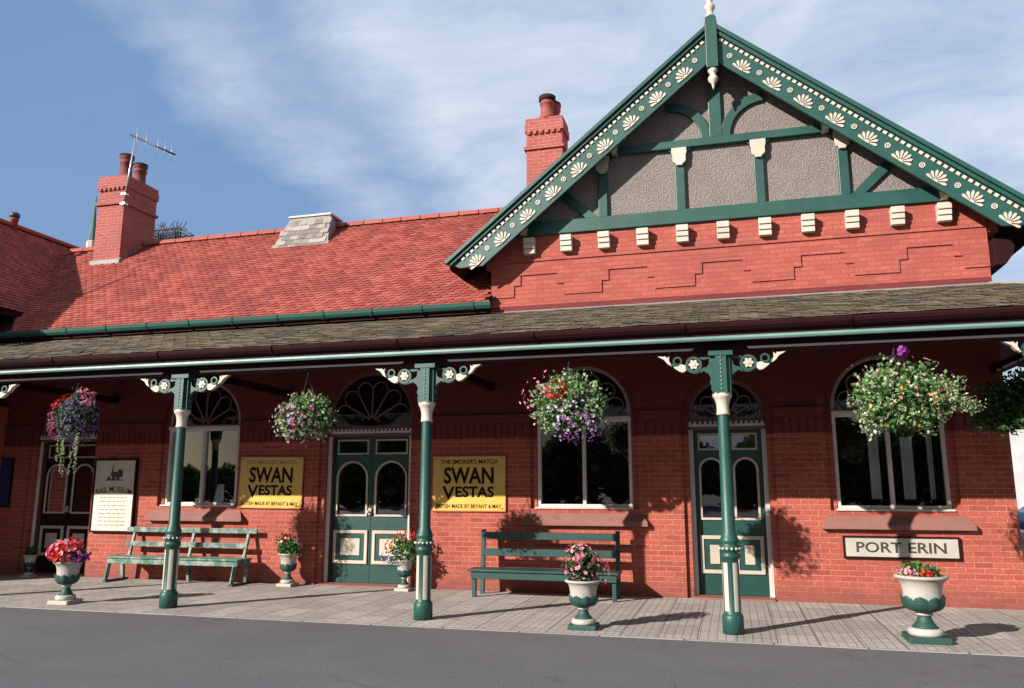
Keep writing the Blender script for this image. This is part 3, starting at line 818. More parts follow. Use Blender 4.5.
for k in range(-4, 3): m.box(k*S-.06, k*S+.06, CY+.091, -.001, 3.20, 3.32)
m.box(BX-.09, BX+.09, CY+.091, YE, 3.21, 3.46)
m.build('beam', 'maroon', vr, bevel=.006)
m = MB()
for k in range(-4, 3):
    x0, x1 = k*S+.30, (k+1)*S-.30
    if k == 2: x1 = BX-.4
    m.hexa([(x0+.03,CY-.0925,3.222),(x1-.03,CY-.0925,3.222),(x1-.03,CY-.0905,3.222),(x0+.03,CY-.0905,3.222),(x0,CY-.095,3.25),(x1,CY-.095,3.25),(x1,CY-.0905,3.25),(x0,CY-.0905,3.25)])
m.bar((2*S-.062,CY+.5,3.215), (2*S-.062,-.3,3.215), .006, .03)
m.build('chamfer_strip', 'frame', vr)

# columns
def oct_lobes(a, z): return 0
def make_column():
    c = MB()
    c.lathe([(.118,-.02),(.118,.185),(.112,.20),(.098,.215),(.092,.23),(.090,.80),(.098,.815),(.108,.83),(.110,.86),(.096,.88),(.108,.90),(.118,.915),(.118,.945),(.104,.96),(.098,.985),(.108,1.005),(.108,1.03),(.094,1.05),(.088,1.08),(.074,1.11),(.0665,2.0),(.063,2.46),(.06,2.70)], n=32)
    # square cruciform head that carries the beam
    for a, b in ((.062,.105),(.105,.062)): c.box(-a, a, -b, b, 2.70, 3.185)
    c.box(-.14, .14, -.115, .115, 3.155, 3.209)
    col = c.build('column', 'green', BD)
    m = MB()
    for k in range(5):
        a = 2*pi*k/5-.98
        for g in range(4):
            a0, a1 = a-.31+.155*g, a-.31+.155*(g+1)
            p = [(.0945*cos(b), .0945*sin(b), z) for b, z in ((a0,.245),(a1,.245),(a1,.775),(a0,.775))]
            q_ = [(x*.92, y*.92, z) for x, y, z in p]
            m.hexa(q_+p)
    bmesh.ops.remove_doubles(m.bm, verts=m.bm.verts, dist=.0003)
    m.build('white_fillet', 'white', col)
    m = MB()
    for k in range(14):
        a = 2*pi*k/14
        m.lathe([(.002,-.016),(.013,-.011),(.016,0),(.013,.011),(.002,.016)], (.118*cos(a),.118*sin(a),.93), 8, cap=False)
    m.build('bead_ring', 'white', col)
    m = MB(); m.lathe([(.075,2.455),(.078,2.475),(.072,2.49),(.072,2.57),(.078,2.60),(.094,2.65),(.108,2.665),(.112,2.68),(.112,2.705),(.09,2.72)], n=24); m.build('capital', 'white', col)
    m = MB()
    for s in (-1, 1):
        for k in range(9):
            z = 2.76+k*.047
            m.lathe([(.002,-.012),(.010,-.008),(.012,0),(.010,.008),(.002,.012)], (0,s*.106,z), 8, cap=False)
    m.build('stud', 'turquoise', col)
    for s in (-1, 1):
        T = lambda pts: [(s*x, z) for x, z in pts]
        m = MB()
        # vertical scrolled leaf against the head
        m.flat([T([(.064,3.15),(.064,2.74),(.10,2.735),(.125,2.76),(.115,2.80),(.135,2.84),(.12,2.90),(.145,2.95),(.20,2.985),(.235,2.965),(.25,2.99),(.215,3.02),(.17,3.03),(.14,3.06),(.13,3.15)])], -.03, .03)
        m.flat([T(arcpts(.315,3.065,.098,0,342,19)), T(arcpts(.315,3.065,.068,0,342,19))], -.034, .034)
        m.flat([T([(.24,3.155),(.13,3.15),(.13,3.135),(.20,3.12),(.24,3.135)])], -.02, .02)
        # rising stem to the tip
        st_ = [(.40,3.03),(.46,3.025),(.52,3.045),(.57,3.08),(.615,3.12),(.65,3.165)]
        m.tube([(s*x,0,z) for x, z in st_], lambda t: .024-.010*t, 6)
        m.flat([T(arcpts(.505,3.115,.055,0,342,15)), T(arcpts(.505,3.115,.035,0,342,15))], -.028, .028)
        m.flat([T([(.23,2.975),(.30,2.955),(.35,2.965),(.40,3.0),(.42,3.03),(.36,2.995),(.30,2.98)])], -.028, .028)
        br = m.build('bracket', 'green', col)
        m = MB()
        for k in range(6):
            a = 2*pi*k/6
            m.flat([T([(.315+.012*cos(a-.9),3.065+.012*sin(a-.9)),(.315+.05*cos(a-.42),3.065+.05*sin(a-.42)),(.315+.064*cos(a),3.065+.064*sin(a)),(.315+.05*cos(a+.42),3.065+.05*sin(a+.42)),(.315+.012*cos(a+.9),3.065+.012*sin(a+.9))])], -.042, .042)
        m.flat([T(arcpts(.315,3.065,.022,0,330,11))], -.05, .05)
        m.build('rosette', 'white', col)
        m = MB()
        m.flat([T([(.41,3.06),(.405,3.0),(.44,2.975),(.48,2.985),(.53,3.02),(.555,3.045),(.50,3.05),(.46,3.075)])], -.036, .036)
        m.flat([T([(.575,3.055),(.62,3.085),(.665,3.14),(.72,3.17),(.74,3.182),(.66,3.175),(.645,3.182),(.625,3.155),(.60,3.18),(.605,3.13)])], -.036, .036)
        m.build('white_leaf', 'white', col)
    return col
col0 = make_column(); col0.location = (0, CY, 0)
for x, y in ((-2*S,CY),(-S,CY),(S,CY),(2*S,CY),(BX,CY),(BX,.9),(-3*S,CY)): copy_tree(col0, BD, (x, y, 0))

# ------------------------------------------------------------------ signs on the wall
def swan(name, x, z, tilt, label):
    t = thing(name, label, 'sign', (x, -.02, z), 0, 'yellow enamel advertising signs'); t.rotation_euler = (0, tilt, 0)
    w, h = .625, .44
    m = MB(); m.box(-w, w, -.012, .0, -h, h); pl = m.build('plate', 'enamel', t, bevel=.004)
    m = MB(); m.flat([[(-w-.012,-h-.012),(w+.012,-h-.012),(w+.012,h+.012),(-w-.012,h+.012)], [(-w+.004,-h+.004),(w-.004,-h+.004),(w-.004,h-.004),(-w+.004,h-.004)]], -.0135, .008); m.build('rusty_edge', 'rust', t)
    text("THE SMOKER'S MATCH", .10, 'grey_text' if tilt else 'black', t, (0,-.0125,.355), width=.98, ext=.001, bold=.002)
    text('SWAN', .36, 'black', t, (0,-.0125,.13), width=.86, bold=.010)
    text('V', .29, 'black', t, (-.345,-.0125,-.155), width=.22, bold=.008)
    text('ESTAS', .235, 'black', t, (.105,-.0125,-.135), width=.66, bold=.007)
    text('BRITISH MADE BY BRYANT & MAY', .088, 'black', t, (0,-.0125,-.365), width=1.12, ext=.001, bold=.002)
    for sx in (-1, 1):
        for sz in (-1, 1):
            m = MB(); m.lathe([(.014,0),(.012,.008),(.004,.01)], (0,0,0), 8)
            for v_ in m.bm.verts: v_.co = (sx*(w-.05)+v_.co.x, -.0125-v_.co.z, sz*(h-.04)+v_.co.y)
            m.build('screw', 'rust', t)
    return t
swan('enamel_sign', -4.03, 1.71, radians(.6), 'worn yellow enamel match sign with chipped pink edges beside the window behind the weathered bench')
swan('enamel_sign', -.365, 1.685, 0, 'cleaner yellow enamel match sign between the double door and the dark green bench')
t = thing('station_sign', 'long white PORT ERIN name board with dark frame under the right window', 'sign', (6.04,-.02,.785))
w, h = .73, .13
m = MB(); m.box(-w, w, -.02, .0, -h, h); m.build('board', 'sign_white', t)
m = MB(); m.flat([[(-w-.025,-h-.025),(w+.025,-h-.025),(w+.025,h+.025),(-w-.025,h+.025)], [(-w,-h),(w,-h),(w,h),(-w,h)]], -.035, .005); m.build('frame', 'maroon', t, bevel=.005)
text('PORT ERIN', .20, 'letter', t, (0,-.0205,0), width=1.16, bold=.0035)
t = thing('museum_board', 'tall white RAIL MUSEUM board with a train picture beside the left door', 'sign', (-7.30,-.03,1.48))
w, h = .44, .64
m = MB(); m.box(-w, w, -.025, 0, -h, h); m.build('board', 'museum_white', t)
m = MB(); m.flat([[(-w-.03,-h-.03),(w+.03,-h-.03),(w+.03,h+.03),(-w-.03,h+.03)], [(-w,-h),(w,-h),(w,h),(-w,h)]], -.04, .02); m.build('frame', 'maroon', t, bevel=.005)
text('RAIL MUSEUM', .15, 'letter', t, (0,-.0255,.115), width=.80, bold=.002, arch=.06)
# small steam train picture
m = MB()
m.flat([[(-.06,.33),(.16,.33),(.17,.40),(.16,.47),(.08,.475),(.05,.43),(-.04,.43),(-.05,.47),(-.075,.47),(-.08,.43),(-.11,.40)]], -.027, -.0255)
for x in (-.13, -.03, .07): m.flat([arcpts(x,.315,.035,0,340,12)], -.0275, -.0256)
m.flat([[(-.22,.27),(.20,.27),(.18,.285),(-.16,.30)]], -.027, -.0255)
m.flat([[(-.075,.475),(-.05,.475),(-.04,.53),(-.055,.58),(-.07,.53)]], -.027, -.0255)
m.build('train_picture', 'letter', t)
rl = random.Random(4)
m = MB(); m2 = MB()
for i, z in enumerate((-.04,-.11,-.19,-.26,-.33,-.40,-.47,-.54)):
    x = -.30
    mm = m2 if i == 1 else m
    while x < .28:
        wd = rl.uniform(.05,.14); mm.flat([[(x,z-.010),(min(x+wd,.3),z-.010),(min(x+wd,.3),z+.012),(x,z+.012)]], -.027, -.0255); x += wd+.025
m.build('small_print', 'grey_text', t); m2.build('red_print', 'red_text', t)

# ------------------------------------------------------------------ benches
b1 = thing('platform_bench', 'weathered green slatted bench with worn white back rails under the left window', 'bench', (-5.55,-.32,0), radians(0), 'station benches')
m = MB()
for i, y in enumerate((-.22,-.11,0,.11)):
    m.box(-1.33, 1.33, y-.048, y+.048, .405, .435)
m.build('seat', 'green_worn', b1, bevel=.006)
m = MB(); m.box(-1.31, 1.31, -.245, -.215, .315, .404); m.box(-1.31, 1.31, .12, .145, .335, .404); m.build('seat_rail', 'green_worn', b1, bevel=.006)
for x in (-1.28, 1.24):
    m = MB(); m.bar((x,-.20,.404), (x-.03,-.24,.0), .055, .06); m.build('leg', 'green_worn', b1, bevel=.005)
    m = MB(); m.bar((x,.10,.404), (x,.14,.0), .055, .06); m.build('leg', 'green_worn', b1, bevel=.005)
    m = MB(); m.box(x-.045, x+.03, -.30, .24, -.0, .035); m.build('foot_bar', 'iron', b1)
m = MB(); m.bar((0.1,.10,.404), (0.1,.14,.0), .055, .06); m.build('leg', 'green_worn', b1, bevel=.005)
for x in (-1.15, .1, 1.2):
    m = MB(); m.bar((x,.07,.30), (x,.235,.92), .05, .045, (0,1,0)); m.build('back_support', 'green_worn', b1, bevel=.005)
for z, y, x0, x1 in ((.875,.185,-1.3,1.38), (.63,.125,-1.25,1.24)):
    m = MB(); m.bar((x0,y,z), (x1,y,z), .03, .085); m.build('back_rail', 'white' if 0 else 'green_worn', b1, bevel=.006)
b2 = thing('platform_bench', 'dark green slatted bench with upright end posts under the middle window', 'bench', (1.03,-.45,0), 0, 'station benches')
m = MB()
for i, y in enumerate((-.30,-.18,-.06,.06)): m.box(-1.16, 1.13, y-.055, y+.055, .375, .405)
m.build('seat', 'green_dark', b2, bevel=.006)
m = MB(); m.box(-1.10, 1.10, -.325, -.295, .27, .374); m.build('seat_rail', 'green_dark', b2, bevel=.006)
for x in (-1.06, 1.06):
    m = MB(); m.box(x-.03, x+.03, -.29, -.23, 0, .374); m.build('leg', 'green_dark', b2, bevel=.005)
    m = MB(); m.bar((x,.14,0), (x,.20,.97), .065, .06, (0,1,0)); m.build('end_post', 'green_dark', b2, bevel=.006)
    m = MB(); m.box(x-.025, x+.025, -.229, .10, .29, .35); m.build('side_rail', 'green_dark', b2)
for z, y in ((.88,.145), (.63,.128)):
    m = MB(); m.box(-1.06, 1.06, y-.025, y+.01, z-.055, z+.055); m.build('back_rail', 'green_dark', b2, bevel=.006)

# ------------------------------------------------------------------ plants
def leaf(m, p, d, size, wid=.5, rr=R):
    """one folded leaf at p pointing along d"""
    d = d.normalized(); up = Vector((rr.uniform(-1,1), rr.uniform(-1,1), rr.uniform(.2,1)))
    sd = d.cross(up)
    if sd.length < .05: sd = d.cross(Vector((1,0,0)))
    sd.normalize(); nn = sd.cross(d)
    a = m.v(p); b = m.v(p+d*size*.5+sd*size*wid*.5+nn*size*.1); c = m.v(p+d*size); e = m.v(p+d*size*.5-sd*size*wid*.5+nn*size*.1)
    m.bm.faces.new((a,b,c)); m.bm.faces.new((a,c,e))
def bloom(m, p, d, size, rr=R):
    """five-petalled flower facing d"""
    d = d.normalized(); u = d.cross(Vector((rr.uniform(-1,1),rr.uniform(-1,1),rr.uniform(-1,1))))
    if u.length < .05: u = d.cross(Vector((1,0,0)))
    u.normalize(); w = d.cross(u)
    c = m.v(p+d*size*.05)
    ring = []
    for k in range(10):
        a = 2*pi*k/10; r = size*(.5 if k%2 == 0 else .36)
        ring.append(m.v(p+(u*cos(a)+w*sin(a))*r+d*size*.18))
    for k in range(10): m.bm.faces.new((c, ring[k], ring[(k+1)%10]))
def rdir(rr): 
    while 1:
        v = Vector((rr.uniform(-1,1), rr.uniform(-1,1), rr.uniform(-1,1)))
        if .05 < v.length < 1: return v.normalized()
def shoots(m, rr, c, rad, n, size, up=.25, spread=.3, nodes=9, wid=.55, fl=None, flp=0):
    """n leafy shoots growing out of an ellipsoid: uneven outline with gaps"""
    c = Vector(c)
    for i in range(n):
        d = rdir(rr)
        if d.z < -.85: d.z *= -.4
        base = c+Vector((d.x*rad[0]*.35, d.y*rad[1]*.35, d.z*rad[2]*.35))
        L_ = rr.uniform(.55, 1.0)*(1.0 if rr.random() > .15 else 1.17)
        tip = c+Vector((d.x*rad[0], d.y*rad[1], d.z*rad[2]))*L_
        tip.z += up*rad[2]*rr.uniform(-.3,1)*.4
        k = nodes
        for j in range(k):
            t = (j+.6)/k
            p = base.lerp(tip, t)+rdir(rr)*size*.35
            ld = (tip-base).normalized()*.5+rdir(rr)
            leaf(m, p, ld, size*rr.uniform(.6,1.15)*(1.1-.35*t), wid, rr)
        if fl and rr.random() < flp: bloom(fl, tip+rdir(rr)*size*.3, (tip-c).normalized()+rdir(rr)*.4, size*rr.uniform(.7,1.1), rr)
def trail(m, rr, p, length, size, sway=.05):
    p = Vector(p); n = int(length/(size*.42))
    dx, dy = rr.uniform(-sway,sway), rr.uniform(-sway,sway)
    for i in range(n):
        q = p+Vector((dx*i/n+.01*sin(i*.7), dy*i/n, -length*i/n))
        for _ in range(3): leaf(m, q, rdir(rr)+Vector((0,0,-.3)), size*rr.uniform(.6,1.1)*(1-.4*i/n), .6, rr)
def blossoms(rr, c, rad, n, size, mate, parent, name='flowers', cone=None):
    m = MB(); c = Vector(c)
    for i in range(n):
        d = rdir(rr)
        if cone: d = (Vector(cone[0]).normalized()*1.0+d*cone[1]).normalized()
        p = c+Vector((d.x*rad[0], d.y*rad[1], d.z*rad[2]))*rr.uniform(.82,1.08)
        bloom(m, p, d+rdir(rr)*.5, size*rr.uniform(.7,1.2), rr)
    return m.build(name, mate, parent)
def basket(name, loc, label, seed, hang=3.18):
    rr = random.Random(seed)
    t = thing(name, label, 'hanging basket', loc, 0, 'flower baskets hung from the verandah beam')
    m = MB(); m.lathe([(.02,-.22),(.11,-.20),(.17,-.12),(.20,-.03),(.21,.0),(.19,.01)], n=18); m.build('basket', 'moss', t)
    m = MB(); z = hang-loc[2]
    for k in range(3):
        a = 2*pi*k/3+.5; m.tube([(.2*cos(a),.2*sin(a),0),(0,0,z-.04)], .005, 5)
    m.tube([(0,0,z-.05),(0,0,z+.02)], .008, 6)
    m.build('chain', 'iron', t)
    return t, rr
# 1 violet lobelia basket
t, rr = basket('hanging_basket', (-1.5*S,CY,2.58), 'hanging basket of violet and pink lobelia with two long trailing strands, by the left door', 1)
m = MB(); shoots(m, rr, (0,0,.04), (.28,.26,.34), 150, .09, .0, nodes=6, wid=.8); m.build('inner_foliage', 'leaf_dark', t)  # dark inner leaves, here and below, imitate shade deep in the basket
m = MB(); shoots(m, rr, (0,0,.06), (.36,.34,.42), 260, .05, .3); m.build('foliage', 'leaf_green', t)
m = MB()
for x in (-.17,-.13,-.10,.15,.18,.22):
    trail(m, rr, (x,rr.uniform(-.2,.0),-.2), rr.uniform(.5,.72) if abs(x) > .12 else .4, .045)
    if x in (-.10, .22):
        m.build('trailing_strand', 'leaf_pale', t); m = MB()
blossoms(rr, (.10,-.04,.03), (.28,.28,.36), 620, .034, 'violet_petals', t, 'violet_flowers')
blossoms(rr, (-.10,-.02,.0), (.27,.25,.32), 230, .034, 'magenta_petals', t, 'pink_flowers', ((-1,-.5,0),.8))
blossoms(rr, (-.05,-.02,.05), (.30,.28,.36), 40, .045, 'red_petals', t, 'red_flowers', ((-.5,-.4,1),.55))
blossoms(rr, (.08,0,.1), (.30,.28,.38), 60, .055, 'pink_petals', t, 'pale_pink_flowers', ((.7,-.3,1),.5))
# 2 mixed pale basket
t, rr = basket('hanging_basket', (-1.76,CY,2.56), 'hanging basket of pale leaves and dusky pink flowers, left of the double door fanlight', 2)
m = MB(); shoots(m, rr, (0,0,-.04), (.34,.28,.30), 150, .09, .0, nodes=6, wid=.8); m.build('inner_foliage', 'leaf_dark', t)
m = MB(); shoots(m, rr, (0,0,-.03), (.46,.38,.40), 420, .062, .3, nodes=9, wid=.75); m.build('foliage', 'leaf_pale', t)
m = MB(); shoots(m, rr, (0,0,-.04), (.40,.34,.36), 260, .08, .1, nodes=9, wid=.75); m.build('foliage', 'leaf_green', t)
blossoms(rr, (.04,-.05,-.08), (.38,.34,.32), 42, .05, 'magenta_petals', t, 'dusky_pink_flowers', ((.4,-1,-.3),.9))
blossoms(rr, (-.05,-.04,-.06), (.40,.34,.32), 36, .05, 'lilac_petals', t, 'lilac_flowers', ((-.3,-1,-.2),.8))
blossoms(rr, (0,-.04,.05), (.42,.34,.35), 14, .045, 'pink_petals', t, 'pale_pink_flowers', ((0,-1,.1),1.1))
# 3 red geranium basket
t, rr = basket('hanging_basket', (1.89,CY,2.63), 'round hanging basket with red geraniums and purple fringe in front of the middle arched window', 3)
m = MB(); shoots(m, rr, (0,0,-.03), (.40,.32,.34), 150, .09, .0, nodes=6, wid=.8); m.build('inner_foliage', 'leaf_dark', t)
m = MB(); shoots(m, rr, (0,0,-.02), (.54,.44,.46), 520, .064, .25, nodes=9, wid=.75); m.build('foliage', 'leaf_pale', t)
m = MB(); shoots(m, rr, (.03,0,-.02), (.48,.40,.42), 330, .085, .05, nodes=9, wid=.75); m.build('foliage', 'leaf_green', t)
blossoms(rr, (-.10,-.36,.14), (.12,.10,.12), 40, .05, 'red_petals', t, 'red_flowers')
blossoms(rr, (.12,-.06,-.20), (.38,.38,.28), 60, .045, 'purple_petals', t, 'purple_flowers', ((.2,-.8,-.7),.75))
blossoms(rr, (.05,-.05,-.16), (.46,.40,.34), 70, .045, 'lilac_petals', t, 'lilac_flowers', ((.2,-1,-.4),.8))
blossoms(rr, (-.22,-.05,.12), (.38,.38,.32), 24, .04, 'pink_petals', t, 'pale_pink_flowers', ((-.8,-.7,.3),.8))
# 4 large pale basket with trailing arm
t, rr = basket('hanging_basket', (1.5*S+.03,CY,2.62), 'largest hanging basket, spreading pale leaves with one purple flower on top, before the right window', 4)
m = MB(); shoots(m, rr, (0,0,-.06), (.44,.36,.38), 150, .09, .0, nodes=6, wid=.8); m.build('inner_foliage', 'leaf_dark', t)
m = MB(); shoots(m, rr, (0,0,-.06), (.57,.46,.50), 640, .066, .12, nodes=10, wid=.75)
shoots(m, rr, (.56,-.05,-.12), (.34,.15,.13), 90, .05, .1); shoots(m, rr, (.42,-.1,.02), (.32,.2,.22), 100, .055, .2)
m.build('foliage', 'leaf_pale', t)
m = MB(); shoots(m, rr, (.04,0,-.05), (.50,.42,.46), 460, .08, .05, nodes=9, wid=.75); m.build('foliage', 'leaf_green', t)
blossoms(rr, (.05,-.22,.47), (.05,.05,.05), 22, .06, 'purple_petals', t, 'purple_flower')
blossoms(rr, (0,-.1,-.08), (.55,.42,.36), 14, .045, 'orange_petals', t, 'orange_flowers', ((0,-1,-.3),.8))
blossoms(rr, (0,-.1,.12), (.60,.44,.38), 22, .04, 'pink_petals', t, 'pale_pink_flowers', ((0,-1,.4),.9))
# 5 shaded basket round the corner
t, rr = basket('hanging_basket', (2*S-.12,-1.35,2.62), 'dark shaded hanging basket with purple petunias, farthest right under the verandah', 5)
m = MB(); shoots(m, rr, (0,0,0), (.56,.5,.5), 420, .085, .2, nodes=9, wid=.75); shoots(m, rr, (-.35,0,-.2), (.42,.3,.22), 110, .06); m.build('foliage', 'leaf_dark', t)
blossoms(rr, (.1,-.05,0), (.46,.42,.42), 260, .06, 'purple_petals', t, 'purple_flowers', ((.6,-1,0),.8))

# urns
def urn(loc, k, label, seed, spec, green_plinth=True, fol=(.22,.22,.16), zf=.05, nf=60, leafm='leaf_green', sx=1.0):
    t = thing('urn_planter', label, 'urn', loc, R.uniform(-.1,.1), 'green and white flower urns')
    rr = random.Random(seed); K_ = k
    def P(prof): return [(r*K_*sx, z*K_) for r, z in prof]
    m = MB(); hp = .205*K_*min(1, sx*1.05); m.box(-hp, hp, -hp, hp, 0, .065*K_); m.build('plinth', 'urn_green' if green_plinth else 'urn_white', t, bevel=.008)
    m = MB(); m.lathe(P([(.17,.0652),(.178,.085),(.178,.115),(.165,.135),(.14,.142)]), n=28); m.build('foot_ring', 'urn_white', t)
    m = MB(); m.lathe(P([(.135,.1425),(.12,.16),(.085,.20),(.068,.245),(.066,.262)]), n=28); m.build('stem', 'urn_green', t)
    m = MB(); m.lathe(P([(.066,.2625),(.088,.275),(.088,.292),(.07,.30)]), n=28); m.build('neck_ring', 'terracotta' if 0 else 'urn_white', t)
    bowl = [(.07,.3002),(.12,.31),(.165,.335),(.19,.38),(.195,.42),(.192,.50),(.20,.56),(.215,.61),(.245,.645),(.268,.655),(.27,.672),(.25,.685),(.225,.682),(.20,.62)]
    m = MB(); m.lathe(P(bowl), n=36, cap=False); bw = m.build('bowl', 'urn_white', t)
    # acanthus leaves wrapping the lower bowl
    def br(z):
        for (r0,z0),(r1,z1) in zip(bowl, bowl[1:]):
            if z0 <= z <= z1: return r0+(r1-r0)*(z-z0)/(z1-z0+1e-9)
        return .19
    m = MB(); N = 9
    for i in range(N):
        a0 = 2*pi*i/N+.2
        rows = []
        for j in range(9):
            u = j/8; z = .302+u*.175
            hw = pi/N*1.0*(1.0 if u < .62 else sqrt(max(0, 1-((u-.62)/.38)**2))*.98+.02)
            row = []
            for q in range(-3, 4):
                a = a0+hw*q/3; off = .012+.014*(1-abs(q)/3)*min(1,u*2)+(.008 if u > .75 else 0)
                r_ = br(z)+off
                row.append(m.v((r_*K_*sx*cos(a), r_*K_*sx*sin(a), z*K_)))
            rows.append(row)
        for a_, b_ in zip(rows, rows[1:]):
            for q in range(6):
                f_ = m.bm.faces.new((a_[q], a_[q+1], b_[q+1], b_[q])); f_.smooth = True
    m.build('acanthus_leaves', 'urn_green', t)
    m = MB(); m.lathe(P([(.01,.645),(.215,.645)]), n=20, cap=False); m.build('soil', 'soil', t)
    top = .66*K_
    m = MB(); shoots(m, rr, (0,0,top+zf), fol, nf, .07*K_+.01, .3, nodes=7, wid=.8); m.build('foliage', leafm, t)
    for (c, rad, n, size, mate, nm) in spec: blossoms(rr, (c[0],c[1],top+c[2]), rad, n, size, mate, t, nm)
    return t
urn((-5.40,-2.93,0), .86, 'urn brimming with red and pink geraniums at the kerb in front of the left door', 21,
    [((-.16,-.05,.14),(.12,.13,.10),60,.07,'red_petals','red_flowers'),((.06,-.06,.24),(.16,.14,.09),60,.07,'red_petals','red_flowers'),((.0,-.1,.16),(.24,.16,.13),60,.07,'pink_petals','pink_flowers'),((-.05,-.08,.24),(.12,.12,.07),24,.07,'white_petals','white_flowers'),((.22,-.05,.09),(.12,.14,.08),70,.05,'purple_petals','purple_flowers'),((-.02,-.16,.1),(.14,.1,.1),40,.07,'red_petals','red_flowers')], False, (.27,.24,.18), .10, 70, sx=.86)
urn((-3.45,-.28,0), .78, 'small urn with loose green plants and few red blooms, left of the double door', 22,
    [((-.06,-.05,.26),(.16,.14,.08),26,.055,'red_petals','red_flowers'),((0,-.05,.2),(.2,.16,.12),30,.045,'white_petals','white_flowers')], False, (.22,.2,.22), .10, 90, sx=.82)
urn((-1.33,-.33,0), .70, 'small urn with bushy orange red flowers and lilac fringe, half behind the middle column', 23,
    [((.02,-.02,.40),(.16,.14,.10),40,.055,'red_petals','red_flowers'),((-.2,-.05,.24),(.14,.14,.12),34,.05,'orange_petals','orange_flowers'),((-.10,-.05,.06),(.28,.22,.12),130,.04,'lilac_petals','lilac_flowers')], False, (.33,.26,.28), .14, 120, sx=.82)
urn((2.05,-2.98,0), .80, 'urn with tall pink pelargoniums at the kerb in front of the dark green bench', 24,
    [((-.02,-.05,.30),(.20,.18,.12),60,.06,'pink_petals','pink_flowers'),((.08,-.06,.14),(.26,.2,.16),50,.055,'pink_petals','pink_flowers'),((.2,-.03,.10),(.12,.14,.14),24,.05,'magenta_petals','magenta_flowers')], True, (.27,.24,.26), .17, 110, 'leaf_dark')
urn((5.72,-2.80,0), 1.0, 'largest urn, low red and pink bedding flowers, at the kerb below the name board', 25,
    [((-.13,-.05,.06),(.10,.13,.05),60,.04,'pink_petals','pink_flowers'),((.04,-.12,.05),(.09,.08,.04),36,.045,'red_petals','red_flowers'),((.06,.05,.08),(.14,.1,.05),34,.035,'pink_petals','pink_flowers')], True, (.22,.22,.085), .035, 110, 'leaf_green')
urn((-8.80,-.30,0), .58, 'small urn in deep shade against the left jamb of the left door', 26,
    [], False, (.16,.16,.12), .06, 36, 'leaf_dark', .82)

# ------------------------------------------------------------------ roof-top and distant things
t = thing('television_aerial', 'thin television aerial on a leaning mast strapped to the left chimney', 'aerial', (-9.79,2.22,8.1))
m = MB(); m.tube([(.0,0,.05),(.2,0,1.82)], .016, 8); m.build('mast', 'alu', t)
m = MB(); m.tube([(.05,-.02,1.86),(1.36,-.02,1.20)], .024, 8); m.build('boom', 'iron', t)
m = MB()
for f_ in (.15,.36,.62,.78,.92):
    p = Vector((.05,-.02,1.86)).lerp(Vector((1.36,-.02,1.20)), f_); l = .30-.08*f_
    m.tube([(p.x,p.y,p.z-l),(p.x,p.y,p.z+l)], .006, 5)
m.build('element', 'alu', t)
m = MB(); m.box(-.06,.06,-.02,.10,.12,.16); m.box(-.06,.06,-.02,.10,.36,.40); m.build('clamp', 'alu', t)

t = thing('church_spire', 'slender dark green spire with white foot beyond the roof, left of the chimney', 'spire', (-47.4,40,0))
m = MB(); m.box(-.9,.9,-.9,.9,0,20.6); m.build('tower', 'house_white', t)
m = MB(); m.lathe([(.42,20.6),(.40,22.1),(.3,22.2)], n=8, smooth=False); m.build('white_foot', 'white', t)
m = MB(); m.lathe([(.34,22.2),(.19,23.6),(.03,26.2)], n=8, smooth=False); m.build('spire_cone', 'spire_green', t)

t = thing('white_house', 'white rendered house seen past the right corner of the station', 'house', (18.6,24,0))
m = MB(); m.box(-4,6,0,7,0,4.1); wl = m.build('wall', 'house_white', t)
m = MB(); m.flat([[(-4.2,4.08),(6.2,4.08),(5.2,5.6),(-3.2,5.6)]], -.2, 7.2); m.build('roof', 'slate', t)
for x in (-2.6, .4, 3.4):
    m = MB(); m.flat([rectloop(x-.55,x+.55,1.1,2.5)(0), rectloop(x-.55,x+.55,1.1,2.5)(.07)], -.05, .02); w_ = m.build('window', 'white', t)
    m = MB(); m.face([(x-.48,-.01,1.17),(x+.48,-.01,1.17),(x+.48,-.01,2.43),(x-.48,-.01,2.43)]); m.build('pane', 'glass', w_)
t = thing('parked_car', 'blue parked car just visible past the right corner of the station', 'car', (14.4,16,-.006), radians(4))
m = MB()
prof = [(-2.0,.35),(2.05,.35),(2.1,.62),(2.0,.82),(1.1,.92),(.55,1.36),(-1.1,1.38),(-1.75,.98),(-2.05,.9),(-2.1,.6)]
m.flat([prof], -.82, .82); body = m.build('body', 'car_blue', t, bevel=.06)
m = MB(); m.flat([[(.95,.94),(.5,1.30),(-.25,1.31),(-.25,.94)]], -.83, -.8205); m.flat([[(-.32,.94),(-.32,1.31),(-1.05,1.31),(-1.5,.96)]], -.83, -.8205); m.build('side_window', 'glass', t)
for x in (-1.3, 1.3):
    for y in (-.75, .75):
        m = MB(); m.lathe([(.20,-.1),(.31,-.09),(.32,0),(.31,.09),(.20,.1)], n=20)
        for v_ in m.bm.verts: v_.co = (x+v_.co.x, y+v_.co.z, .32+v_.co.y)
        wh = m.build('wheel', 'rubber', t)
        m = MB(); m.lathe([(.02,-.105),(.19,-.104),(.19,.104),(.02,.105)], n=16)
        for v_ in m.bm.verts: v_.co = (x+v_.co.x, y+v_.co.z, .32+v_.co.y)
        m.build('hub', 'alu', wh)

# notice at the far left on the wing
t = thing('notice_board', 'narrow blue notice on the shaded brick wall at the far left edge', 'sign', (-9.90,-.021,1.72))
m = MB(); m.box(-.16,.16,-.02,0,-.45,.45); m.build('board', 'notice_blue', t)
m = MB(); m.flat([rectloop(-.18,.18,-.47,.47)(0), rectloop(-.18,.18,-.47,.47)(.025)], -.03, .0); m.build('frame', 'maroon', t)

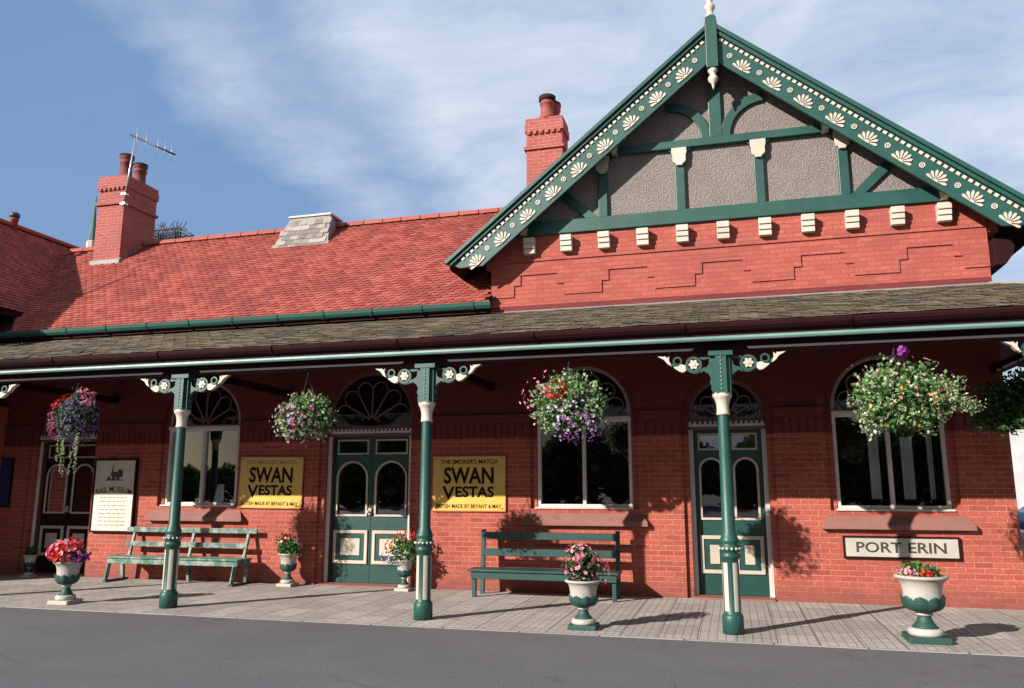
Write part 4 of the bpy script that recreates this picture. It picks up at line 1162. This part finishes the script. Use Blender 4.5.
# trees across the road, which the windows mirror
def tree_mesh(seed):
    rr = random.Random(seed); m = MB()
    clumps = []
    for i in range(36):
        d = rdir(rr); clumps.append((Vector((d.x*2.4, d.y*2.4, 3.3+d.z*2.9))*1.0, rr.uniform(.7,1.25)))
    for c, r_ in clumps:
        for i in range(150):
            d = rdir(rr); leaf(m, c+d*r_*rr.uniform(.3,1.05), d+rdir(rr)*.8, rr.uniform(.4,.75), .7, rr)
    return m
root = thing('broadleaf_tree', 'leafy tree across the road from the station, mirrored in the windows', 'tree', (0,-60,0), 0, 'trees across the road')
tree_mesh(5).build('crown', 'leaf_tree', root)
m = MB(); m.tube([(0,0,-.1),(.05,0,1.5),(-.05,.05,3),(.1,0,4.6)], lambda t_: .24-.15*t_, 8)
for a in range(5): m.tube([(0,0,2.4+.25*a),(cos(a*1.3)*.9,sin(a*1.3)*.9,3.6+.2*a),(cos(a*1.3)*1.6,sin(a*1.3)*1.6,4.6+.2*a)], lambda t_: .09-.07*t_, 6)
m.build('trunk', 'bark', root)
rt = random.Random(8)
first = True
for i in range(27):
    x = -76+i*4.0+rt.uniform(-1.2,1.2); o = root if first else copy_tree(root)
    first = False
    o.location = (x, -62+rt.uniform(-4,4), 0); s_ = rt.uniform(.75,1.15)*(.62 if -60 < x < -38 else 1); o.scale = (s_*1.2, s_*1.2, s_); o.rotation_euler = (0,0,rt.uniform(0,6.28))

# ------------------------------------------------------------------ light and sky
SUN = Vector((-.83,-1.0,.592)).normalized()       # towards the sun
el = math.asin(SUN.z)
w = bpy.data.worlds.new('World'); SC.world = w; w.use_nodes = True
q = NT(w.node_tree); bg = w.node_tree.nodes['Background']
sky = q.n('ShaderNodeTexSky', sky_type='NISHITA', sun_disc=False, sun_elevation=el, sun_rotation=atan2(SUN.x, SUN.y), altitude=0, air_density=1.0, dust_density=.6, ozone_density=1.6)
tc = q.n('ShaderNodeTexCoord').outputs['Generated']
sp = q.n('ShaderNodeSeparateXYZ', ins={'Vector': tc})
zz = q.math('ADD', q.math('MAXIMUM', sp.outputs['Z'], 0.0), .12)
px = q.math('DIVIDE', sp.outputs['X'], zz); py = q.math('DIVIDE', sp.outputs['Y'], zz)
cv = q.n('ShaderNodeCombineXYZ', ins={'X': px, 'Y': py}).outputs[0]
mp = q.n('ShaderNodeMapping', ins={'Vector': cv, 'Rotation': (0,0,radians(38)), 'Scale': (.75,1.35,1), 'Location': (.35,.1,0)}).outputs[0]
dst = q.n('ShaderNodeVectorMath', operation='MULTIPLY_ADD', ins={0: q.n('ShaderNodeTexNoise', ins={'Vector': cv, 'Scale': 1.7, 'Detail': 5}).outputs['Color'], 1: (.55,.55,0), 2: mp}).outputs[0]
n1 = q.noise(dst, 1.5, 10, .64)
n2 = q.noise(cv, .5, 3, .5)
wob = q.math('MULTIPLY_ADD', q.noise(mp, 1.6, 6, .6), .5, -.25)
pos = q.math('MULTIPLY_ADD', q.math('ADD', px, wob), 1/3, 2/3)
cr = q.n('ShaderNodeValToRGB', ins={'Fac': pos}); e = cr.color_ramp
for i, (p_, v_) in enumerate(((-2,.04),(-1.04,.06),(-.90,.72),(-.84,.62),(-.75,.34),(-.60,.95),(-.25,.70),(.3,.85),(.9,.95))):
    if i > 1: e.elements.new(.5)
    e.elements[i].position = (p_+2)/3; e.elements[i].color = (v_,v_,v_,1)
veil = q.ramp(q.math('ADD', n1, q.math('MULTIPLY', n2, .3)), .47, .76)
cl = q.math('MULTIPLY', cr.outputs['Color'], q.math('MULTIPLY_ADD', veil, .62, .24))
gain = q.math('MULTIPLY_ADD', q.ramp(q.math('MULTIPLY_ADD', sp.outputs['Y'], .5, .5), .35, .9), 1.25, .30)
skyg = q.n('ShaderNodeVectorMath', operation='SCALE', ins={0: sky.outputs[0], 'Scale': gain}).outputs[0]
skyg = q.mix(q.math('MULTIPLY', q.ramp(q.math('MULTIPLY_ADD', sp.outputs['Y'], .5, .5), .4, .8), .75), skyg, (2.05,3.7,6.7))
skyc = q.mix(cl, skyg, (8.6,9.3,10.5))
q.link(skyc, bg.inputs['Color']); bg.inputs['Strength'].default_value = .05
sl_ = bpy.data.lights.new('sun', 'SUN'); sl_.energy = 5.0; sl_.angle = radians(.5); sl_.color = (1,.94,.87)
so = bpy.data.objects.new('sun', sl_); COL.objects.link(so); so.rotation_euler = SUN.to_track_quat('Z','Y').to_euler(); so.location = (-20,-30,20)

# ------------------------------------------------------------------ camera
cd = bpy.data.cameras.new('camera'); cam = bpy.data.objects.new('camera', cd); COL.objects.link(cam)
cam.location = (3.805,-12.536,1.6); cam.rotation_euler = (pi/2+.1808, 0, .2679)
cd.sensor_width = 36; cd.lens = 791.9*36/1024; cd.clip_end = 3000; cd.clip_start = .05
SC.camera = cam
SC.view_settings.view_transform = 'Standard'; SC.view_settings.look = 'None'; SC.view_settings.gamma = 1
SC.view_settings.exposure = .9
SC.render.resolution_x = 1024; SC.render.resolution_y = 688
